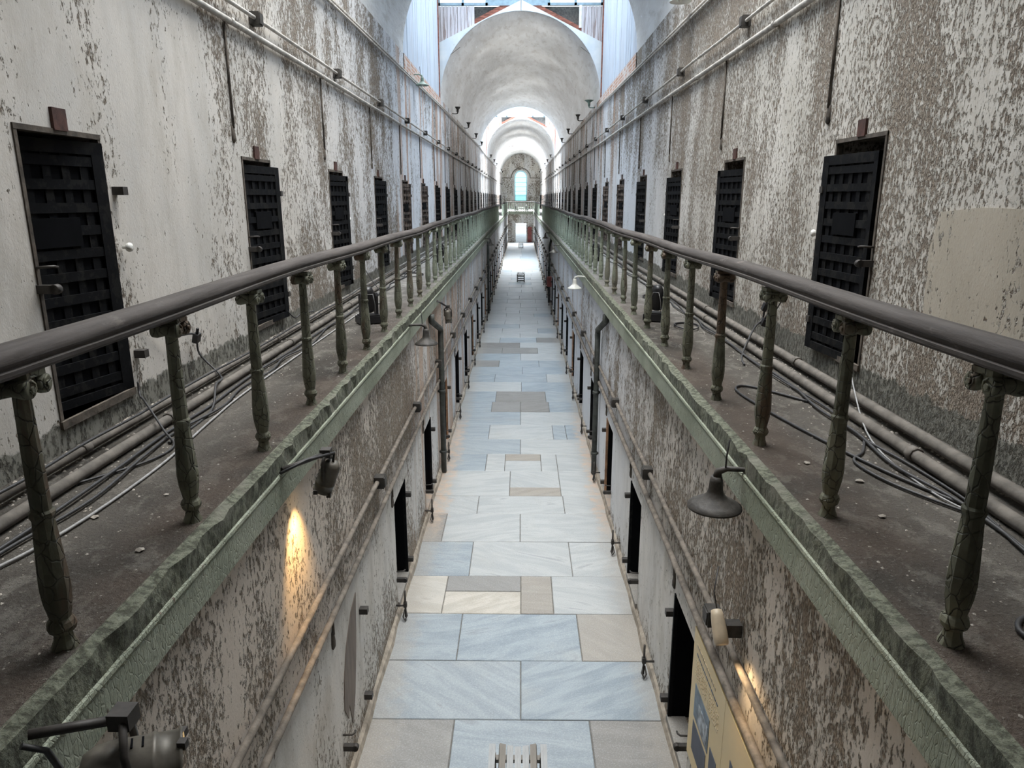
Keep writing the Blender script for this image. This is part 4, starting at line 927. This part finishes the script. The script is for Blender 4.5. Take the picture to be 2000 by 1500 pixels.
cable([(XR - .05, 6.35, G + .60), (XR - .08, 6.8, G + .38), (XR - .10, 6.85, G + .22), (2.2, 6.7, G + .16), (1.95, 6.2, G + .012), (1.85, 5.8, G + .012)], .009, 'black cable with plug drooping beside the nearest right door')
cable([(XR - .05, 6.35, G + .60), (XR - .09, 6.6, G + .30), (XR - .10, 6.75, G + .2)], .006, 'second thin lead hanging beside the nearest right door')
for i, (cx, cy, rr) in enumerate(((1.78, 7.6, .12), (1.86, 9.9, .16), (-1.95, 12.8, .2))):
    cable([(cx + (rr + .015 * math.sin(3 * a)) * math.cos(a), cy + 1.6 * rr * math.sin(a), G + .012 + .002 * a) for a in [j * .45 for j in range(22)]], .007, 'coil of black cable on the %s' % ('right gallery by the stage light', 'right gallery beyond the stage light', 'left gallery in mid distance')[i])
cable([(1.75, 1.75, G + .012), (1.62, 1.95, G + .012), (1.6, 2.05, G + .012), (1.70, 2.12, G + .012), (1.9, 2.05, G + .012)], .010, 'black cable loop at the right edge of the near gallery')
plug = MB(); plug.box(-.02, .02, -.03, .03, -.035, .035); plug.tube([(0, 0, .035), (0, 0, .08)], .012, 6)
for (x, y, z, lab) in ((XL + .06, 5.28, G + .33, 'black plug on the cable by the nearest left door'), (XR - .09, 6.84, G + .34, 'black plug on the cable by the nearest right door'), (XR - .10, 6.80, G + .20, 'lower black plug by the nearest right door')):
    o = plug.build('cable_plug', M_PLASTIC, None, (x, y, z), (.2, .3, 0)); tag(o, lab, 'plug')

# ------------------------------------------------------------------ rubble on the galleries
def rock(r, seed):
    q = random.Random(seed); b = MB(); v = [(1, 0, 0), (-1, 0, 0), (0, 1, 0), (0, -1, 0), (0, 0, .6), (0, 0, -.3), (.7, .7, .3), (-.7, .6, .25), (.6, -.7, .2), (-.6, -.7, .3)]
    import bmesh
    bm = bmesh.new()
    for p in v: bm.verts.new([c * r * q.uniform(.7, 1.2) for c in p])
    bmesh.ops.convex_hull(bm, input=bm.verts); me = bpy.data.meshes.new('plaster_chip'); bm.to_mesh(me); bm.free(); me.materials.append(M_STONE); return me
big = [(-1.56, 1.62, .034), (-1.62, 2.25, .022), (-1.50, 2.55, .020), (-1.72, 2.02, .024), (-1.60, 1.30, .06), (-1.85, 2.85, .018), (-1.66, 3.1, .014), (1.62, 2.35, .020), (1.55, 1.55, .022), (1.66, 3.3, .022), (1.58, 2.9, .018), (1.9, 3.1, .02), (1.5, 3.55, .02)]
for i, (x, y, r) in enumerate(big):
    o = link('plaster_chip', rock(r, i), None, (x, y, G + r * .25), (0, 0, i)); tag(o, 'fallen plaster chip on the %s gallery floor, %s from the camera' % ('left' if x < 0 else 'right', ORD[sorted([b_[1] for b_ in big if (b_[0] < 0) == (x < 0)]).index(y)]), 'rubble', 'larger plaster chips')
for sgn, X, side in ((1, XL, 'left'), (-1, XR, 'right')):
    q = random.Random(20 + sgn); b = MB()
    for i in range(2600):
        y = 1.0 + 14 * q.random() ** 1.5; e = q.random()
        x = X + sgn * (.02 + .55 * e * e) if q.random() < .7 else X + sgn * q.uniform(.1, 1.1)
        r = q.uniform(.003, .011) * (1.3 if abs(x - X) < .35 else .8); z = G + .001
        a = q.uniform(0, 6.3); c_, s2 = math.cos(a) * r, math.sin(a) * r; k0 = len(b.v)
        b.v += [(x + c_, y + s2, z), (x - s2, y + c_, z), (x - c_ * .8, y - s2, z), (x + s2, y - c_ * 1.3, z), (x + q.uniform(-.3, .3) * r, y, z + r * .7)]
        for f in ((0, 1, 4), (1, 2, 4), (2, 3, 4), (3, 0, 4)): b.f.append(tuple(k0 + j for j in f)); b.sm.append(False); b.mi.append(0)
    tag(b.build('plaster_rubble', M_STONE), 'fine crumbs of fallen plaster strewn along the %s gallery' % side, 'rubble', kind='stuff')
# red cabinet by the end doorway and fire hose box
m = MB(); m.box(.68, 1.10, YG - .12, YG - .02, 0, 1.55); o = tag(m.build('red_cupboard', simple('faded_red_paint', (.22, .055, .045), .6, .3, 4)), 'faded red cupboard right of the far doorway', 'cupboard')
h = MB(); h.box(.90, .93, YG - .14, YG - .12, .6, .8); h.build('handle', M_BRACK, o); h = MB(); h.box(.71, 1.07, YG - .13, YG - .12, .1, 1.45); h.build('door', o.data.materials[0], o)
m = MB(); m.box(GR - .20, GR - .02, 30.0, 30.3, .9, 1.3); m.box(GR - .22, GR - .20, 30.03, 30.27, .93, 1.27); o = tag(m.build('red_box', o.data.materials[0]), 'small dark red box fixed to the lower right wall', 'box')
